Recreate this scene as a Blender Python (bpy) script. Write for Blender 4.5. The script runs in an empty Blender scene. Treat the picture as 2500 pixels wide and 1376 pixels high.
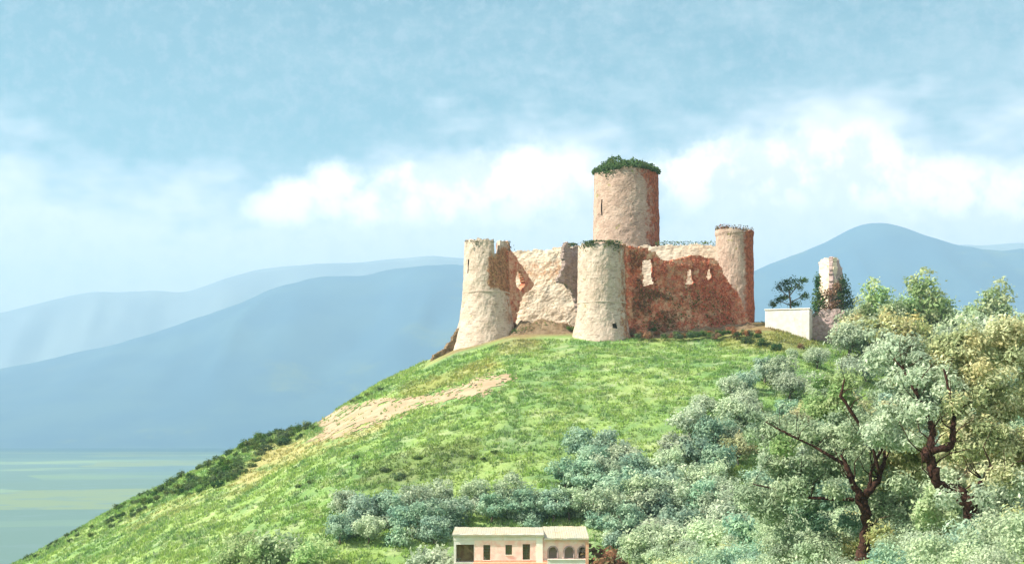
import bpy, math, random
import numpy as np
from mathutils import Vector, Euler

R = math.radians
F, U0, V0 = 3434.0, 1250.0, 1050.0      # focal length in photo pixels, principal column, horizon row
rng = np.random.default_rng(7)
random.seed(7)
scene = bpy.context.scene
col = scene.collection

# ------------------------------------------------------------------ helpers
def at(u, v, Y):
    return Vector(((u-U0)/F*Y, Y, (V0-v)/F*Y))

_T = np.random.default_rng(3).random((256, 256))
def vnoise(x, y):
    x = np.asarray(x, float); y = np.asarray(y, float)
    xi = np.floor(x).astype(int); yi = np.floor(y).astype(int)
    fx = x-xi; fy = y-yi
    fx = fx*fx*(3-2*fx); fy = fy*fy*(3-2*fy)
    a = _T[xi & 255, yi & 255]; b = _T[(xi+1) & 255, yi & 255]
    c = _T[xi & 255, (yi+1) & 255]; d = _T[(xi+1) & 255, (yi+1) & 255]
    return (a*(1-fx)+b*fx)*(1-fy)+(c*(1-fx)+d*fx)*fy
def fbm(x, y, o=4):
    s = 0; a = .5; t = 0
    for i in range(o):
        s = s+a*vnoise(np.asarray(x)*2**i+17.3*i, np.asarray(y)*2**i+9.1*i); t += a; a *= .5
    return s/t            # 0..1
def sstep(a, b, x):
    t = np.clip((np.asarray(x, float)-a)/(b-a), 0, 1)
    return t*t*(3-2*t)
def inpoly(px, py, poly):
    px = np.asarray(px, float); py = np.asarray(py, float)
    ins = np.zeros(px.shape, bool); n = len(poly)
    for i in range(n):
        x0, y0 = poly[i]; x1, y1 = poly[(i+1) % n]
        if y0 == y1: continue
        c = ((y0 > py) != (y1 > py)) & (px < (x1-x0)*(py-y0)/(y1-y0)+x0)
        ins ^= c
    return ins

def tag(o, label=None, cat=None, group=None, kind=None):
    if label: o['label'] = label
    if cat: o['category'] = cat
    if group: o['group'] = group
    if kind: o['kind'] = kind
    return o
def empty(name, loc=(0, 0, 0), label=None, cat=None, group=None):
    o = bpy.data.objects.new(name, None); col.objects.link(o); o.location = loc
    o.empty_display_size = .5
    return tag(o, label, cat, group)
def link(name, me, mat, parent=None):
    o = bpy.data.objects.new(name, me); col.objects.link(o)
    if mat is not None and not me.materials: me.materials.append(mat)
    if parent is not None:
        o.parent = parent
        o.matrix_parent_inverse = parent.matrix_world.inverted() if False else o.matrix_parent_inverse
        l = parent_world(parent)
        o.location = -l
    return o
def parent_world(p):
    l = Vector((0, 0, 0))
    while p is not None:
        l = l+p.location; p = p.parent
    return l
def mesh_np(name, V, Fc, smooth=False, colr=None, tint=None):
    """V Nx3 array, Fc list/array of quads (Mx4) or tris (Mx3)"""
    V = np.asarray(V, np.float32); Fc = np.asarray(Fc, np.int32)
    me = bpy.data.meshes.new(name)
    me.vertices.add(len(V)); me.vertices.foreach_set('co', V.ravel())
    k = Fc.shape[1]
    me.loops.add(Fc.size); me.loops.foreach_set('vertex_index', Fc.ravel())
    me.polygons.add(len(Fc))
    me.polygons.foreach_set('loop_start', np.arange(0, Fc.size, k, dtype=np.int32))
    me.polygons.foreach_set('loop_total', np.full(len(Fc), k, np.int32))
    me.polygons.foreach_set('use_smooth', np.full(len(Fc), smooth, bool))
    if colr is not None:
        a = me.attributes.new('Col', 'FLOAT_COLOR', 'POINT')
        c = np.ones((len(V), 4), np.float32); c[:, :3] = colr
        a.data.foreach_set('color', c.ravel())
    if tint is not None:
        a = me.attributes.new('tint', 'FLOAT', 'POINT')
        a.data.foreach_set('value', np.asarray(tint, np.float32).ravel())
    me.update(calc_edges=True); me.validate()
    return me
def grid_faces(nx, ny, wrap=False):
    """verts indexed j*nx+i"""
    i = np.arange(nx if wrap else nx-1); j = np.arange(ny-1)
    I, J = np.meshgrid(i, j)
    I2 = (I+1) % nx
    return np.stack([J*nx+I, J*nx+I2, (J+1)*nx+I2, (J+1)*nx+I], -1).reshape(-1, 4)
class MB:
    def __init__(s): s.v = []; s.f = []
    def box(s, c, d, rz=0):
        cx, cy, cz = c; dx, dy, dz = [k/2 for k in d]; b = len(s.v)
        ca, sa = math.cos(rz), math.sin(rz)
        for z in (-dz, dz):
            for x, y in ((-dx, -dy), (dx, -dy), (dx, dy), (-dx, dy)):
                s.v.append((cx+x*ca-y*sa, cy+x*sa+y*ca, cz+z))
        for q in ((0, 3, 2, 1), (4, 5, 6, 7), (0, 1, 5, 4), (1, 2, 6, 5), (2, 3, 7, 6), (3, 0, 4, 7)):
            s.f.append(tuple(b+k for k in q))
        return s
    def tube(s, pts, rad, n=9, wob=0.0):
        pts = [Vector(p) for p in pts]; b = len(s.v)
        for k, p in enumerate(pts):
            d = (pts[min(k+1, len(pts)-1)]-pts[max(k-1, 0)]).normalized()
            a = d.orthogonal().normalized() if k == 0 else (a-d*a.dot(d)).normalized()
            c = d.cross(a)
            for i in range(n):
                t = 2*math.pi*i/n
                r = rad[k]*(1+wob*random.uniform(-1, 1))
                s.v.append(tuple(p+(a*math.cos(t)+c*math.sin(t))*r))
        for k in range(len(pts)-1):
            for i in range(n):
                i2 = (i+1) % n
                s.f.append((b+k*n+i, b+k*n+i2, b+(k+1)*n+i2, b+(k+1)*n+i))
        for k, p in ((0, pts[0]), (len(pts)-1, pts[-1])):
            m = len(s.v); s.v.append(tuple(p))
            for i in range(n):
                q = (b+k*n+i, b+k*n+(i+1) % n, m)
                s.f.append(q if k else q[::-1])
        return s
    def build(s, name, mat, parent=None, smooth=False, bevel=0):
        me = bpy.data.meshes.new(name); me.from_pydata(s.v, [], s.f)
        for p in me.polygons: p.use_smooth = smooth
        me.update()
        o = link(name, me, mat, parent)
        if bevel:
            m = o.modifiers.new('bevel', 'BEVEL'); m.width = bevel; m.segments = 1
        return o

# ------------------------------------------------------------------ materials
def newmat(name):
    m = bpy.data.materials.new(name); m.use_nodes = True
    nt = m.node_tree; nt.nodes.clear()
    out = nt.nodes.new('ShaderNodeOutputMaterial')
    return m, nt, out
def N(nt, t, **kw):
    n = nt.nodes.new(t)
    for k, v in kw.items():
        if k.startswith('i_'):
            key = k[2:]
            n.inputs[int(key) if key.isdigit() else key].default_value = v
        else: setattr(n, k, v)
    return n
def rgb(c): return (c[0], c[1], c[2], 1)
def mixc(nt, fac, a, b, mode='MIX'):
    m = nt.nodes.new('ShaderNodeMix'); m.data_type = 'RGBA'; m.blend_type = mode
    for s, v in ((m.inputs[0], fac), (m.inputs[6], a), (m.inputs[7], b)):
        if isinstance(v, bpy.types.NodeSocket): nt.links.new(v, s)
        elif isinstance(v, (tuple, list)): s.default_value = rgb(v)
        else: s.default_value = v
    return m.outputs[2]
def ramp(nt, src, a, b):
    m = N(nt, 'ShaderNodeMapRange', i_1=a, i_2=b); m.interpolation_type = 'SMOOTHSTEP'
    nt.links.new(src, m.inputs[0]); return m.outputs[0]
def noise(nt, scale, detail=4, vec=None, rough=.6, stretch=None):
    n = N(nt, 'ShaderNodeTexNoise', i_Scale=scale, i_Detail=detail, i_Roughness=rough)
    if vec is None:
        vec = nt.nodes.new('ShaderNodeNewGeometry').outputs['Position']
    if stretch:
        mp = N(nt, 'ShaderNodeMapping'); mp.inputs['Scale'].default_value = stretch
        nt.links.new(vec, mp.inputs[0]); vec = mp.outputs[0]
    nt.links.new(vec, n.inputs['Vector'])
    return n.outputs[0]

def stone(name, base, pale, red, amount=0.0, bumps=.5):
    """weathered masonry: tint attribute brings out the rust red brick and creeper stain"""
    m, nt, out = newmat(name)
    c = mixc(nt, ramp(nt, noise(nt, .35, 5), .4, .62), base, pale)
    # courses of squared stone
    c = mixc(nt, ramp(nt, noise(nt, 1.0, 4, stretch=(.8, .8, 3.2)), .52, .66), c, tuple(k*.66 for k in base))
    c = mixc(nt, ramp(nt, noise(nt, 2.6, 3), .58, .7), c, tuple(min(1, k*1.15) for k in pale))
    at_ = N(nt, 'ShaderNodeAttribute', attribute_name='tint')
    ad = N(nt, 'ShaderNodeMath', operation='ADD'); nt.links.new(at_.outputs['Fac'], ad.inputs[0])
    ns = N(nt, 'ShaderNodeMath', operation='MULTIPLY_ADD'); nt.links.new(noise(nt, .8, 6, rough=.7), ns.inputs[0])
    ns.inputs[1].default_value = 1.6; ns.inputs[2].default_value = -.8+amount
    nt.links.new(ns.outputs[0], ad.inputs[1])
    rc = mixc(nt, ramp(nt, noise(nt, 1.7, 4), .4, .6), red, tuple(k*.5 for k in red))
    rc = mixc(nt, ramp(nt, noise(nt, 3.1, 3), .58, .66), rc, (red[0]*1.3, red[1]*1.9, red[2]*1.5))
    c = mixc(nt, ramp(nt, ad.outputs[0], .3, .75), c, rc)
    # moss
    c = mixc(nt, ramp(nt, noise(nt, .55, 5), .64, .72), c, (.24, .22, .09))
    b = N(nt, 'ShaderNodeBsdfPrincipled', i_Roughness=.95); nt.links.new(c, b.inputs['Base Color'])
    b.inputs['Specular IOR Level'].default_value = .15
    bp = N(nt, 'ShaderNodeBump', i_Strength=bumps, i_Distance=.25)
    nt.links.new(noise(nt, 1.8, 6, stretch=(1, 1, 2.2), rough=.7), bp.inputs['Height']); nt.links.new(bp.outputs[0], b.inputs['Normal'])
    nt.links.new(b.outputs[0], out.inputs[0]); return m
def plain_mat(name, a, b_, scale=2.0, rough=.9, bump=.2, dirt=None):
    m, nt, out = newmat(name)
    c = mixc(nt, ramp(nt, noise(nt, scale, 5), .38, .64), a, b_)
    if dirt: c = mixc(nt, ramp(nt, noise(nt, scale*.6, 6, rough=.75), .56, .7), c, dirt)
    b = N(nt, 'ShaderNodeBsdfPrincipled', i_Roughness=rough); nt.links.new(c, b.inputs['Base Color'])
    b.inputs['Specular IOR Level'].default_value = .2
    if bump:
        bp = N(nt, 'ShaderNodeBump', i_Strength=bump, i_Distance=.1)
        nt.links.new(noise(nt, scale*3, 5), bp.inputs['Height']); nt.links.new(bp.outputs[0], b.inputs['Normal'])
    nt.links.new(b.outputs[0], out.inputs[0]); return m
def leafmat(name, trans=.3):
    """leaf colour from the Col attribute, a little different on each plant"""
    m, nt, out = newmat(name)
    a = N(nt, 'ShaderNodeAttribute', attribute_name='Col')
    oi = nt.nodes.new('ShaderNodeObjectInfo')
    hs = N(nt, 'ShaderNodeHueSaturation')
    for k, lo, hi in ((0, .48, .501), (1, .8, 1.15), (2, .82, 1.15)):
        mr = N(nt, 'ShaderNodeMapRange', i_3=lo, i_4=hi)
        w = N(nt, 'ShaderNodeMath', operation='FRACT'); mu = N(nt, 'ShaderNodeMath', operation='MULTIPLY', i_1=(1, 7.3, 13.7)[k])
        nt.links.new(oi.outputs['Random'], mu.inputs[0]); nt.links.new(mu.outputs[0], w.inputs[0])
        nt.links.new(w.outputs[0], mr.inputs[0]); nt.links.new(mr.outputs[0], hs.inputs[k])
    nt.links.new(a.outputs['Color'], hs.inputs['Color'])
    d = N(nt, 'ShaderNodeBsdfDiffuse'); t = N(nt, 'ShaderNodeBsdfTranslucent'); mx = N(nt, 'ShaderNodeMixShader', i_0=trans)
    nt.links.new(hs.outputs[0], d.inputs[0]); nt.links.new(hs.outputs[0], t.inputs[0])
    nt.links.new(d.outputs[0], mx.inputs[1]); nt.links.new(t.outputs[0], mx.inputs[2]); nt.links.new(mx.outputs[0], out.inputs[0])
    return m

CREAM = (.44, .345, .27); PALE = (.51, .42, .34); REDB = (.36, .10, .05)
M = {}
M['tower'] = stone('tower_stone', CREAM, PALE, (.36, .17, .09), -.12)
M['keep'] = stone('keep_stone', (.37, .265, .205), (.44, .335, .265), (.34, .10, .05), -.05)
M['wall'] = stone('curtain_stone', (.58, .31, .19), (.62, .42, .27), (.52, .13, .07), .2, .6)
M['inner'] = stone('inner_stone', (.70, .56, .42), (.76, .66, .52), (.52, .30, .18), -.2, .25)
M['rubble'] = stone('rubble_stone', (.15, .10, .055), (.22, .16, .10), (.20, .08, .035), .1)
M['mauve_t'] = stone('shaded_grey_stone', (.24, .18, .16), (.32, .25, .22), (.30, .12, .08), -.05)  # wall stub's stone, darkened and greyed so the colour carries its shade
M['slit'] = plain_mat('slit_dark', (.03, .025, .02), (.05, .04, .03))
M['leaf'] = leafmat('leaves', .42)
M['grassleaf'] = leafmat('grass_blades', .4)
M['bark'] = plain_mat('bark', (.022, .010, .008), (.075, .035, .024), 6, bump=.6)
M['barkpale'] = plain_mat('bark_pale', (.10, .075, .055), (.2, .16, .12), 6, bump=.6)
M['white'] = plain_mat('white_plaster', (.66, .60, .54), (.72, .68, .64), .9, dirt=(.58, .42, .33))
M['pink'] = plain_mat('pink_plaster', (.82, .50, .43), (.84, .64, .56), 1.3, dirt=(.84, .74, .66))
M['cream'] = plain_mat('cream_plaster', (.8, .77, .68), (.8, .72, .6), 1.5)
M['tile'] = plain_mat('roof_tiles', (.40, .35, .25), (.34, .34, .28), .7, bump=.6, dirt=(.46, .32, .15))
M['shutter'] = plain_mat('green_shutter', (.08, .12, .05), (.13, .1, .05), 4)
M['terra'] = plain_mat('terracotta', (.66, .32, .2), (.64, .40, .28), 3)
M['mauve'] = plain_mat('mauve_stone', (.34, .25, .24), (.42, .33, .30), 1.5, dirt=(.25, .16, .13))

# ------------------------------------------------------------------ terrain
sil_u = np.array([-600, -200, 30, 200, 330, 470, 560, 640, 760, 830, 930, 1010, 1060, 1120, 1240, 1320, 1400, 1530, 1700, 1845, 1900, 1975, 2050, 2200, 2500, 2900, 3400], float)
sil_v = np.array([1620, 1490, 1378, 1285, 1212, 1150, 1105, 1062, 1040, 995, 932, 895, 872, 842, 806, 800, 800, 800, 798, 784, 800, 826, 838, 846, 850, 870, 900], float)
YC = 320.0
XN = (sil_u-U0)/F*YC
ZN = (V0-sil_v)/F*YC
def zc(X): return np.interp(X, XN, ZN)
def zvalley(X):
    return -19-sstep(-25, -150, X)*62+sstep(60, 140, X)*5
def zterrain(X, Y):
    X = np.asarray(X, float); Y = np.asarray(Y, float)
    c = zc(X); v = np.minimum(zvalley(X), c-4)
    s = np.clip((Y-186)/(YC-186), 0, 1)
    f = 1-(1-s)**1.3
    hill = v+(c-v)*f
    t = np.clip(Y/186, -1, 1)
    near = -3+(v+3)*t
    rise = 4.6*sstep(6, 30, X)*sstep(185, 110, Y)*sstep(-20, 40, Y)   # the bank the big olives stand on
    z = np.where(Y < 186, near, hill)+rise
    far = np.maximum(Y-346, 0)
    z = z-far*.16-(far**2)*.0024
    z = z-sstep(150, 420, X)*70
    z = z-sstep(-150, -400, X)*60
    # uneven ground
    amp = sstep(20, 120, Y)
    z = z+amp*((fbm(X*.03+5, Y*.03, 3)-.5)*3.0*sstep(318, 280, Y)+(fbm(X*.16, Y*.16+40, 3)-.5)*.9*sstep(330, 290, Y)+(fbm(X*.6, Y*.6+11, 2)-.5)*.22)
    return z
# make the skyline of the bare left slope run where it does in the painting
Yl = np.arange(190, 345, 1.5)
for it in range(14):
    for k in range(len(sil_u)):
        u = sil_u[k]
        if not (-300 < u < 1100): continue
        Xr = (u-U0)/F*Yl
        zz = zterrain(Xr, Yl)
        vv = V0-zz/Yl*F
        j = int(np.argmin(vv)); e = vv[j]-sil_v[k]          # >0: too low
        ZN[k] += .6*e/F*Yl[j]

gx = np.arange(-420, 421, 2.0); gy = np.arange(-60, 621, 2.0)
GX, GY = np.meshgrid(gx, gy)
GZ = zterrain(GX, GY)
def ground(x, y): return float(zterrain(x, y))
def hit(u, v, y0=60, y1=345):
    """where the sight line through a photo pixel meets the ground"""
    Y = np.arange(y0, y1, .5); z = zterrain((u-U0)/F*Y, Y)
    d = z-(V0-v)/F*Y
    k = np.nonzero(d > 0)[0]
    if len(k) == 0:
        j = int(np.argmin(V0-z/Y*F)); return Vector(((u-U0)/F*Y[j], Y[j], z[j]))
    j = k[0]; return Vector(((u-U0)/F*Y[j], Y[j], z[j]))

POLY_PATH = [(742, 1086), (790, 1052), (770, 1030), (800, 1010), (845, 992), (930, 970), (985, 975), (1040, 966), (1100, 950), (1165, 928), (1240, 912), (1250, 928), (1160, 968), (1100, 980), (1035, 990), (985, 1008), (930, 1028), (870, 1052), (800, 1072)]
POLY_SAND = [(560, 1200), (600, 1130), (660, 1080), (742, 1070), (800, 1060), (870, 1045), (960, 1010), (940, 1050), (830, 1085), (760, 1105), (680, 1140), (600, 1190), (480, 1225), (300, 1290), (330, 1262), (470, 1215)]
POLY_OCHRE = [(960, 960), (1050, 930), (1150, 900), (1190, 880), (1230, 895), (1130, 925), (1050, 950), (990, 968)]
POLY_RUST = [(1290, 812), (1330, 850), (1250, 860), (1200, 860), (1240, 815)]
POLY_RUST2 = [(1840, 775), (1990, 822), (2010, 850), (1900, 858), (1760, 848), (1740, 815), (1560, 835), (1550, 812), (1800, 800)]
POLY_DARKG = [(860, 1170), (960, 1110), (1060, 1080), (1180, 1070), (1160, 1130), (1050, 1180), (900, 1200)]
def proj(X, Y, Z): return U0+X/Y*F, V0-Z/Y*F
def soft(u, v, poly, j=9):
    return (inpoly(u, v, poly)*1.0+inpoly(u+j, v+j*.5, poly)+inpoly(u-j, v-j*.5, poly)+inpoly(u+j*.4, v-j, poly)+inpoly(u-j*.4, v+j, poly))/5
def groundcol(X, Y, Z):
    Ys = np.maximum(Y, 20)
    u, v = proj(X, Ys, Z)
    u = u+(fbm(X*.35, Y*.35, 3)-.5)*44; v = v+(fbm(X*.35+50, Y*.35, 3)-.5)*24
    n1 = fbm(X*.045, Y*.035+7, 4)[..., None]; n2 = fbm(X*.3+9, Y*.3, 3)[..., None]; n3 = fbm(X*1.1, Y*1.1+3, 2)[..., None]
    c = np.array([.18, .30, .085])*np.ones(X.shape+(3,))
    def mx(c, w, k): return c*(1-w)+np.array(k)*w
    c = mx(c, sstep(.5, .66, n1), (.23, .335, .10))
    c = mx(c, sstep(.5, .36, n1)*.85, (.15, .26, .075))
    c = mx(c, sstep(.55, .7, n2)*.65, (.27, .35, .13))
    c = mx(c, sstep(.46, .34, n2)*.6, (.12, .22, .085))
    c = mx(c, sstep(.62, .74, n3)*.45, (.38, .42, .24))
    c = mx(c, sstep(.40, .28, n3)*.5, (.11, .19, .09))
    far = sstep(60, 110, X)[..., None]
    c = mx(c, far*.5*sstep(.4, .6, n2), (.25, .20, .07))
    for poly, k, w in ((POLY_SAND, (.34, .31, .13), .9), (POLY_OCHRE, (.27, .2, .06), .7), (POLY_RUST, (.30, .2, .09), .5), (POLY_RUST2, (.24, .15, .06), .45), (POLY_DARKG, (.085, .12, .04), .55)):
        s = (soft(u, v, poly, 12)*(Y > 150))[..., None]
        if poly is POLY_SAND: s = s*sstep(.22, .45, n2)
        c = mx(c, s*w, k)
    # bare earth where castle stands
    ce = (sstep(301, 306, Y)*sstep(-22, -12, X)*sstep(62, 54, X))[..., None]
    c = mx(c, ce*.8, (.22, .15, .08))
    return c
C3 = groundcol(GX, GY, GZ)
m, nt, out = newmat('grassland')
a = N(nt, 'ShaderNodeAttribute', attribute_name='Col')
c = mixc(nt, ramp(nt, noise(nt, .9, 6, rough=.75), .4, .64), a.outputs['Color'], (1.18, 1.12, 1.3), 'MULTIPLY')
c = mixc(nt, ramp(nt, noise(nt, .5, 5, rough=.7), .55, .68), c, (.76, .86, .95), 'MULTIPLY')
b = N(nt, 'ShaderNodeBsdfDiffuse'); nt.links.new(c, b.inputs[0])
bp = N(nt, 'ShaderNodeBump', i_Strength=.9, i_Distance=.6); nt.links.new(noise(nt, .9, 6, rough=.7), bp.inputs['Height']); nt.links.new(bp.outputs[0], b.inputs['Normal'])
nt.links.new(b.outputs[0], out.inputs[0]); M['ground'] = m
me = mesh_np('hillside', np.stack([GX, GY, GZ], -1).reshape(-1, 3), grid_faces(len(gx), len(gy)), True, C3.reshape(-1, 3))
tag(link('hillside', me, M['ground']), kind='structure')

# path: a thin trodden sheet draped over the slope
px_ = np.arange(-75, 10, .5); py_ = np.arange(225, 332, .5)
PX, PY = np.meshgrid(px_, py_); PZ = zterrain(PX, PY)
uu, vv = proj(PX, PY, PZ)
uu = uu+(fbm(PX*.4, PY*.4, 3)-.5)*40; vv = vv+(fbm(PX*.4+20, PY*.4, 3)-.5)*26
keep = inpoly(uu+rng.normal(0, 7, uu.shape), vv+rng.normal(0, 4.5, uu.shape), POLY_PATH)
keep &= fbm(PX*.35+4, PY*.35, 4) > .36
idx = np.arange(PX.size).reshape(PX.shape)
q = np.stack([idx[:-1, :-1], idx[:-1, 1:], idx[1:, 1:], idx[1:, :-1]], -1)[keep[:-1, :-1]]
used, inv = np.unique(q, return_inverse=True)
PV = np.stack([PX, PY, PZ+.10], -1).reshape(-1, 3)[used]
M['path'] = plain_mat('trodden_earth', (.31, .23, .145), (.38, .29, .19), .25, bump=.1, dirt=(.27, .26, .10))
tag(link('path', mesh_np('path', PV, inv.reshape(-1, 4), True), M['path']), kind='structure')

# ------------------------------------------------------------------ plain, far hills
m, nt, out = newmat('plain_fields')
pos = nt.nodes.new('ShaderNodeNewGeometry').outputs['Position']
n1 = noise(nt, .0011, 4, stretch=(.6, 1, 1)); n2 = noise(nt, .0028, 3, stretch=(.5, 1.0, 1)); n3 = noise(nt, .012, 4)
c = mixc(nt, ramp(nt, n1, .36, .64), (.10, .17, .19), (.15, .23, .16))
c = mixc(nt, ramp(nt, n2, .48, .68), c, (.19, .27, .18))
vo = N(nt, 'ShaderNodeTexVoronoi', i_Scale=.0045); mpv = N(nt, 'ShaderNodeMapping'); mpv.inputs['Scale'].default_value = (.8, .55, 1); mpv.inputs['Rotation'].default_value = (0, 0, .5)
nt.links.new(pos, mpv.inputs[0]); nt.links.new(mpv.outputs[0], vo.inputs['Vector'])
sc_ = N(nt, 'ShaderNodeSeparateColor'); nt.links.new(vo.outputs['Color'], sc_.inputs[0])
c = mixc(nt, ramp(nt, sc_.outputs[0], .45, .5), c, (.11, .18, .17)); c = mixc(nt, ramp(nt, sc_.outputs[1], .7, .74), c, (.16, .22, .15))
c = mixc(nt, ramp(nt, n3, .5, .7), c, (.12, .19, .19))
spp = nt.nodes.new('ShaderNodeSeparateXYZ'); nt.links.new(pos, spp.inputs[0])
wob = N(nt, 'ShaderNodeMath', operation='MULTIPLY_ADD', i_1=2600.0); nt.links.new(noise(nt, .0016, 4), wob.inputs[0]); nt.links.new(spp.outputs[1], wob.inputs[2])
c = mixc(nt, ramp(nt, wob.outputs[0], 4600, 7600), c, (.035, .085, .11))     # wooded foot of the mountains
b = N(nt, 'ShaderNodeBsdfDiffuse'); nt.links.new(c, b.inputs[0]); nt.links.new(b.outputs[0], out.inputs[0])
n = 40; xs = np.linspace(-30000, 30000, n); ys = np.linspace(-30000, 30000, n); A, B = np.meshgrid(xs, ys)
ZP = -80.0
tag(link('plain', mesh_np('plain', np.stack([A, B, np.full(A.shape, ZP)], -1).reshape(-1, 3), grid_faces(n, n)), m), kind='structure')

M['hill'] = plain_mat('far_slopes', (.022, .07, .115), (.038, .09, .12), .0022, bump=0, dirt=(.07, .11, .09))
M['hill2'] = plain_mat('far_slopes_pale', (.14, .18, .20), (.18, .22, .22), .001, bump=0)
def mountain(us, vs, Yc, w0, w1, mat, seed, amp=.05, x0=-600, x1=3100):
    us = np.array(us, float); vs = np.array(vs, float)
    nx = 260; ny = 70
    X = np.linspace((x0-U0)/F*Yc, (x1-U0)/F*Yc, nx)
    cr = np.interp(X, (us-U0)/F*Yc, (V0-vs)/F*Yc)
    ker = np.exp(-np.linspace(-2, 2, 9)**2); ker /= ker.sum()
    cr = np.convolve(np.pad(cr, 4, 'edge'), ker, 'valid')
    Yr = np.concatenate([np.linspace(Yc-w0, Yc, ny//2, endpoint=False), np.linspace(Yc, Yc+w1, ny-ny//2)])
    XX, YY = np.meshgrid(X, Yr)
    t = np.where(YY < Yc, (YY-(Yc-w0))/w0, 1-(YY-Yc)/w1)
    g = np.where(YY < Yc, np.clip(t, 0, 1)**1.35*(1-.25*np.clip(t, 0, 1)**3)/.75, np.sin(np.clip(t, 0, 1)*math.pi/2))
    CC = cr[None, :]-ZP
    ridge = (1-np.abs(2*fbm(XX/900+seed, YY/2600+seed, 4)-1))
    Z = ZP-6+CC*g*(1-.34*(1-ridge)*np.sin(np.clip(t, 0, 1)*math.pi))+CC*amp*(fbm(XX/260+seed, YY/260, 3)-.5)*np.clip(t*3, 0, 1)
    Z = np.where(CC <= 30, np.minimum(Z, ZP-6+30*t), Z)
    me = mesh_np('mountain', np.stack([XX, YY, Z], -1).reshape(-1, 3), grid_faces(nx, ny), True)
    tag(link('hills', me, mat), kind='structure')
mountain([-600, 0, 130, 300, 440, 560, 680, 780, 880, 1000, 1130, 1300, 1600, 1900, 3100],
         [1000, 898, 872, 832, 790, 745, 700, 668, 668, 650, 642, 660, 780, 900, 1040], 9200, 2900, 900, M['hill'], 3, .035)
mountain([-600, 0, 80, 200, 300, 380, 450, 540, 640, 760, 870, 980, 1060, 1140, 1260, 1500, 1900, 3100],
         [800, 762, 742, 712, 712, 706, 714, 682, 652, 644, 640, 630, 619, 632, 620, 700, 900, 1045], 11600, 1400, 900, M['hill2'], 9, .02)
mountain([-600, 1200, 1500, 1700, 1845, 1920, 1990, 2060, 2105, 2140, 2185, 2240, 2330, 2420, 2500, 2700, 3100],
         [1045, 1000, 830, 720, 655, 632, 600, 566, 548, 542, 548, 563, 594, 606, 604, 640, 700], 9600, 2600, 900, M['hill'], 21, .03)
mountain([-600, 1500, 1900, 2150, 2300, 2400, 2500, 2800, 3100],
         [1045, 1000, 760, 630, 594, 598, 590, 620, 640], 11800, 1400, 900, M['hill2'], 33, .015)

# ------------------------------------------------------------------ castle pieces
def tower(name, parent, mat, cx, cy, z0, rfun, rim, rim_back, thick=1.1, nt_=150, nz=70, tint=None, hole=None, rough=.12, seed=0, label=None):
    th = np.linspace(0, 2*math.pi, nt_, endpoint=False)          # 0 = right, -pi/2 = towards the camera
    front = np.sin(th) < .25
    zt = np.where(front, rim(np.cos(th)), rim_back(np.cos(th)))+(fbm(th*9+seed, th*0+seed, 3)-.5)*.9
    k = np.linspace(0, 1, nz)[:, None]
    Zo = z0+(zt[None, :]-z0)*k; TH = np.broadcast_to(th, Zo.shape)
    r = rfun(Zo)
    per = fbm(np.cos(TH)*4+np.sin(TH)*2.5+seed*3, Zo*.5+np.sin(TH)*4, 4)-.5
    fine = fbm(TH*14, Zo*1.4+seed, 3)-.5
    r = r+per*rough*3+fine*rough*1.4
    Vo = np.stack([cx+r*np.cos(TH), cy+r*np.sin(TH), Zo], -1).reshape(-1, 3)
    ki = np.linspace(1, 0, 24)[:, None]
    Zi = z0+(zt[None, :]-z0)*ki; ri = np.minimum(rfun(Zi), rfun(np.array([[zt.max()]])))-thick
    THi = np.broadcast_to(th, Zi.shape)
    Vi = np.stack([cx+ri*np.cos(THi), cy+ri*np.sin(THi), Zi-.05], -1).reshape(-1, 3)
    Fo = grid_faces(nt_, nz, True)
    if hole is not None:
        J, I = np.divmod(Fo[:, 0], nt_)
        zz = Zo[J, I]; tt = th[I]
        tt = np.where(tt > math.pi, tt-2*math.pi, tt)
        Fo = Fo[~hole(tt, zz)]
    b = len(Vo)
    Fi = grid_faces(nt_, 24, True)+b
    i = np.arange(nt_); i2 = (i+1) % nt_
    top = np.stack([(nz-1)*nt_+i, (nz-1)*nt_+i2, b+i2, b+i], -1)
    V = np.vstack([Vo, Vi]); Fc = np.vstack([Fo, Fi, top])
    ti = np.concatenate([(tint(np.cos(TH), Zo) if tint else np.zeros(Zo.shape)).ravel(), np.zeros(len(Vi))])
    o = link(name, mesh_np(name, V, Fc, False, tint=ti), mat, parent)
    if label: o['label'] = label
    return o
def ring(name, parent, mat, cx, cy, z, r, h=.35, p=.16):
    n = 96; V = []; Fc = []
    th = np.linspace(0, 2*math.pi, n, endpoint=False)
    prof = [(r-.3, -h/2), (r+p*.6, -h/2), (r+p, 0), (r+p*.6, h/2), (r-.3, h/2)]
    for (q, dz) in prof:
        rr = q+(fbm(th*11, th*0+z, 2)-.5)*.12
        V.append(np.stack([cx+rr*np.cos(th), cy+rr*np.sin(th), np.full(n, z+dz)+(fbm(th*5, th*0+3, 2)-.5)*.15], -1))
    V = np.vstack(V); Fc = grid_faces(n, len(prof), True)
    return link(name, mesh_np(name, V, Fc, False), mat, parent)
def plane_coords(p0, p1, u, v):
    """photo pixel -> (t, z) on the vertical plane through plan points p0, p1"""
    k = (np.asarray(u, float)-U0)/F
    dx, dy = p1[0]-p0[0], p1[1]-p0[1]; L = math.hypot(dx, dy)
    # p0+ s*d = Y*(k,1)
    s = (k*p0[1]-p0[0])/(dx-k*dy)
    Y = p0[1]+s*dy
    return s*L, (V0-np.asarray(v, float))/F*Y
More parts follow.
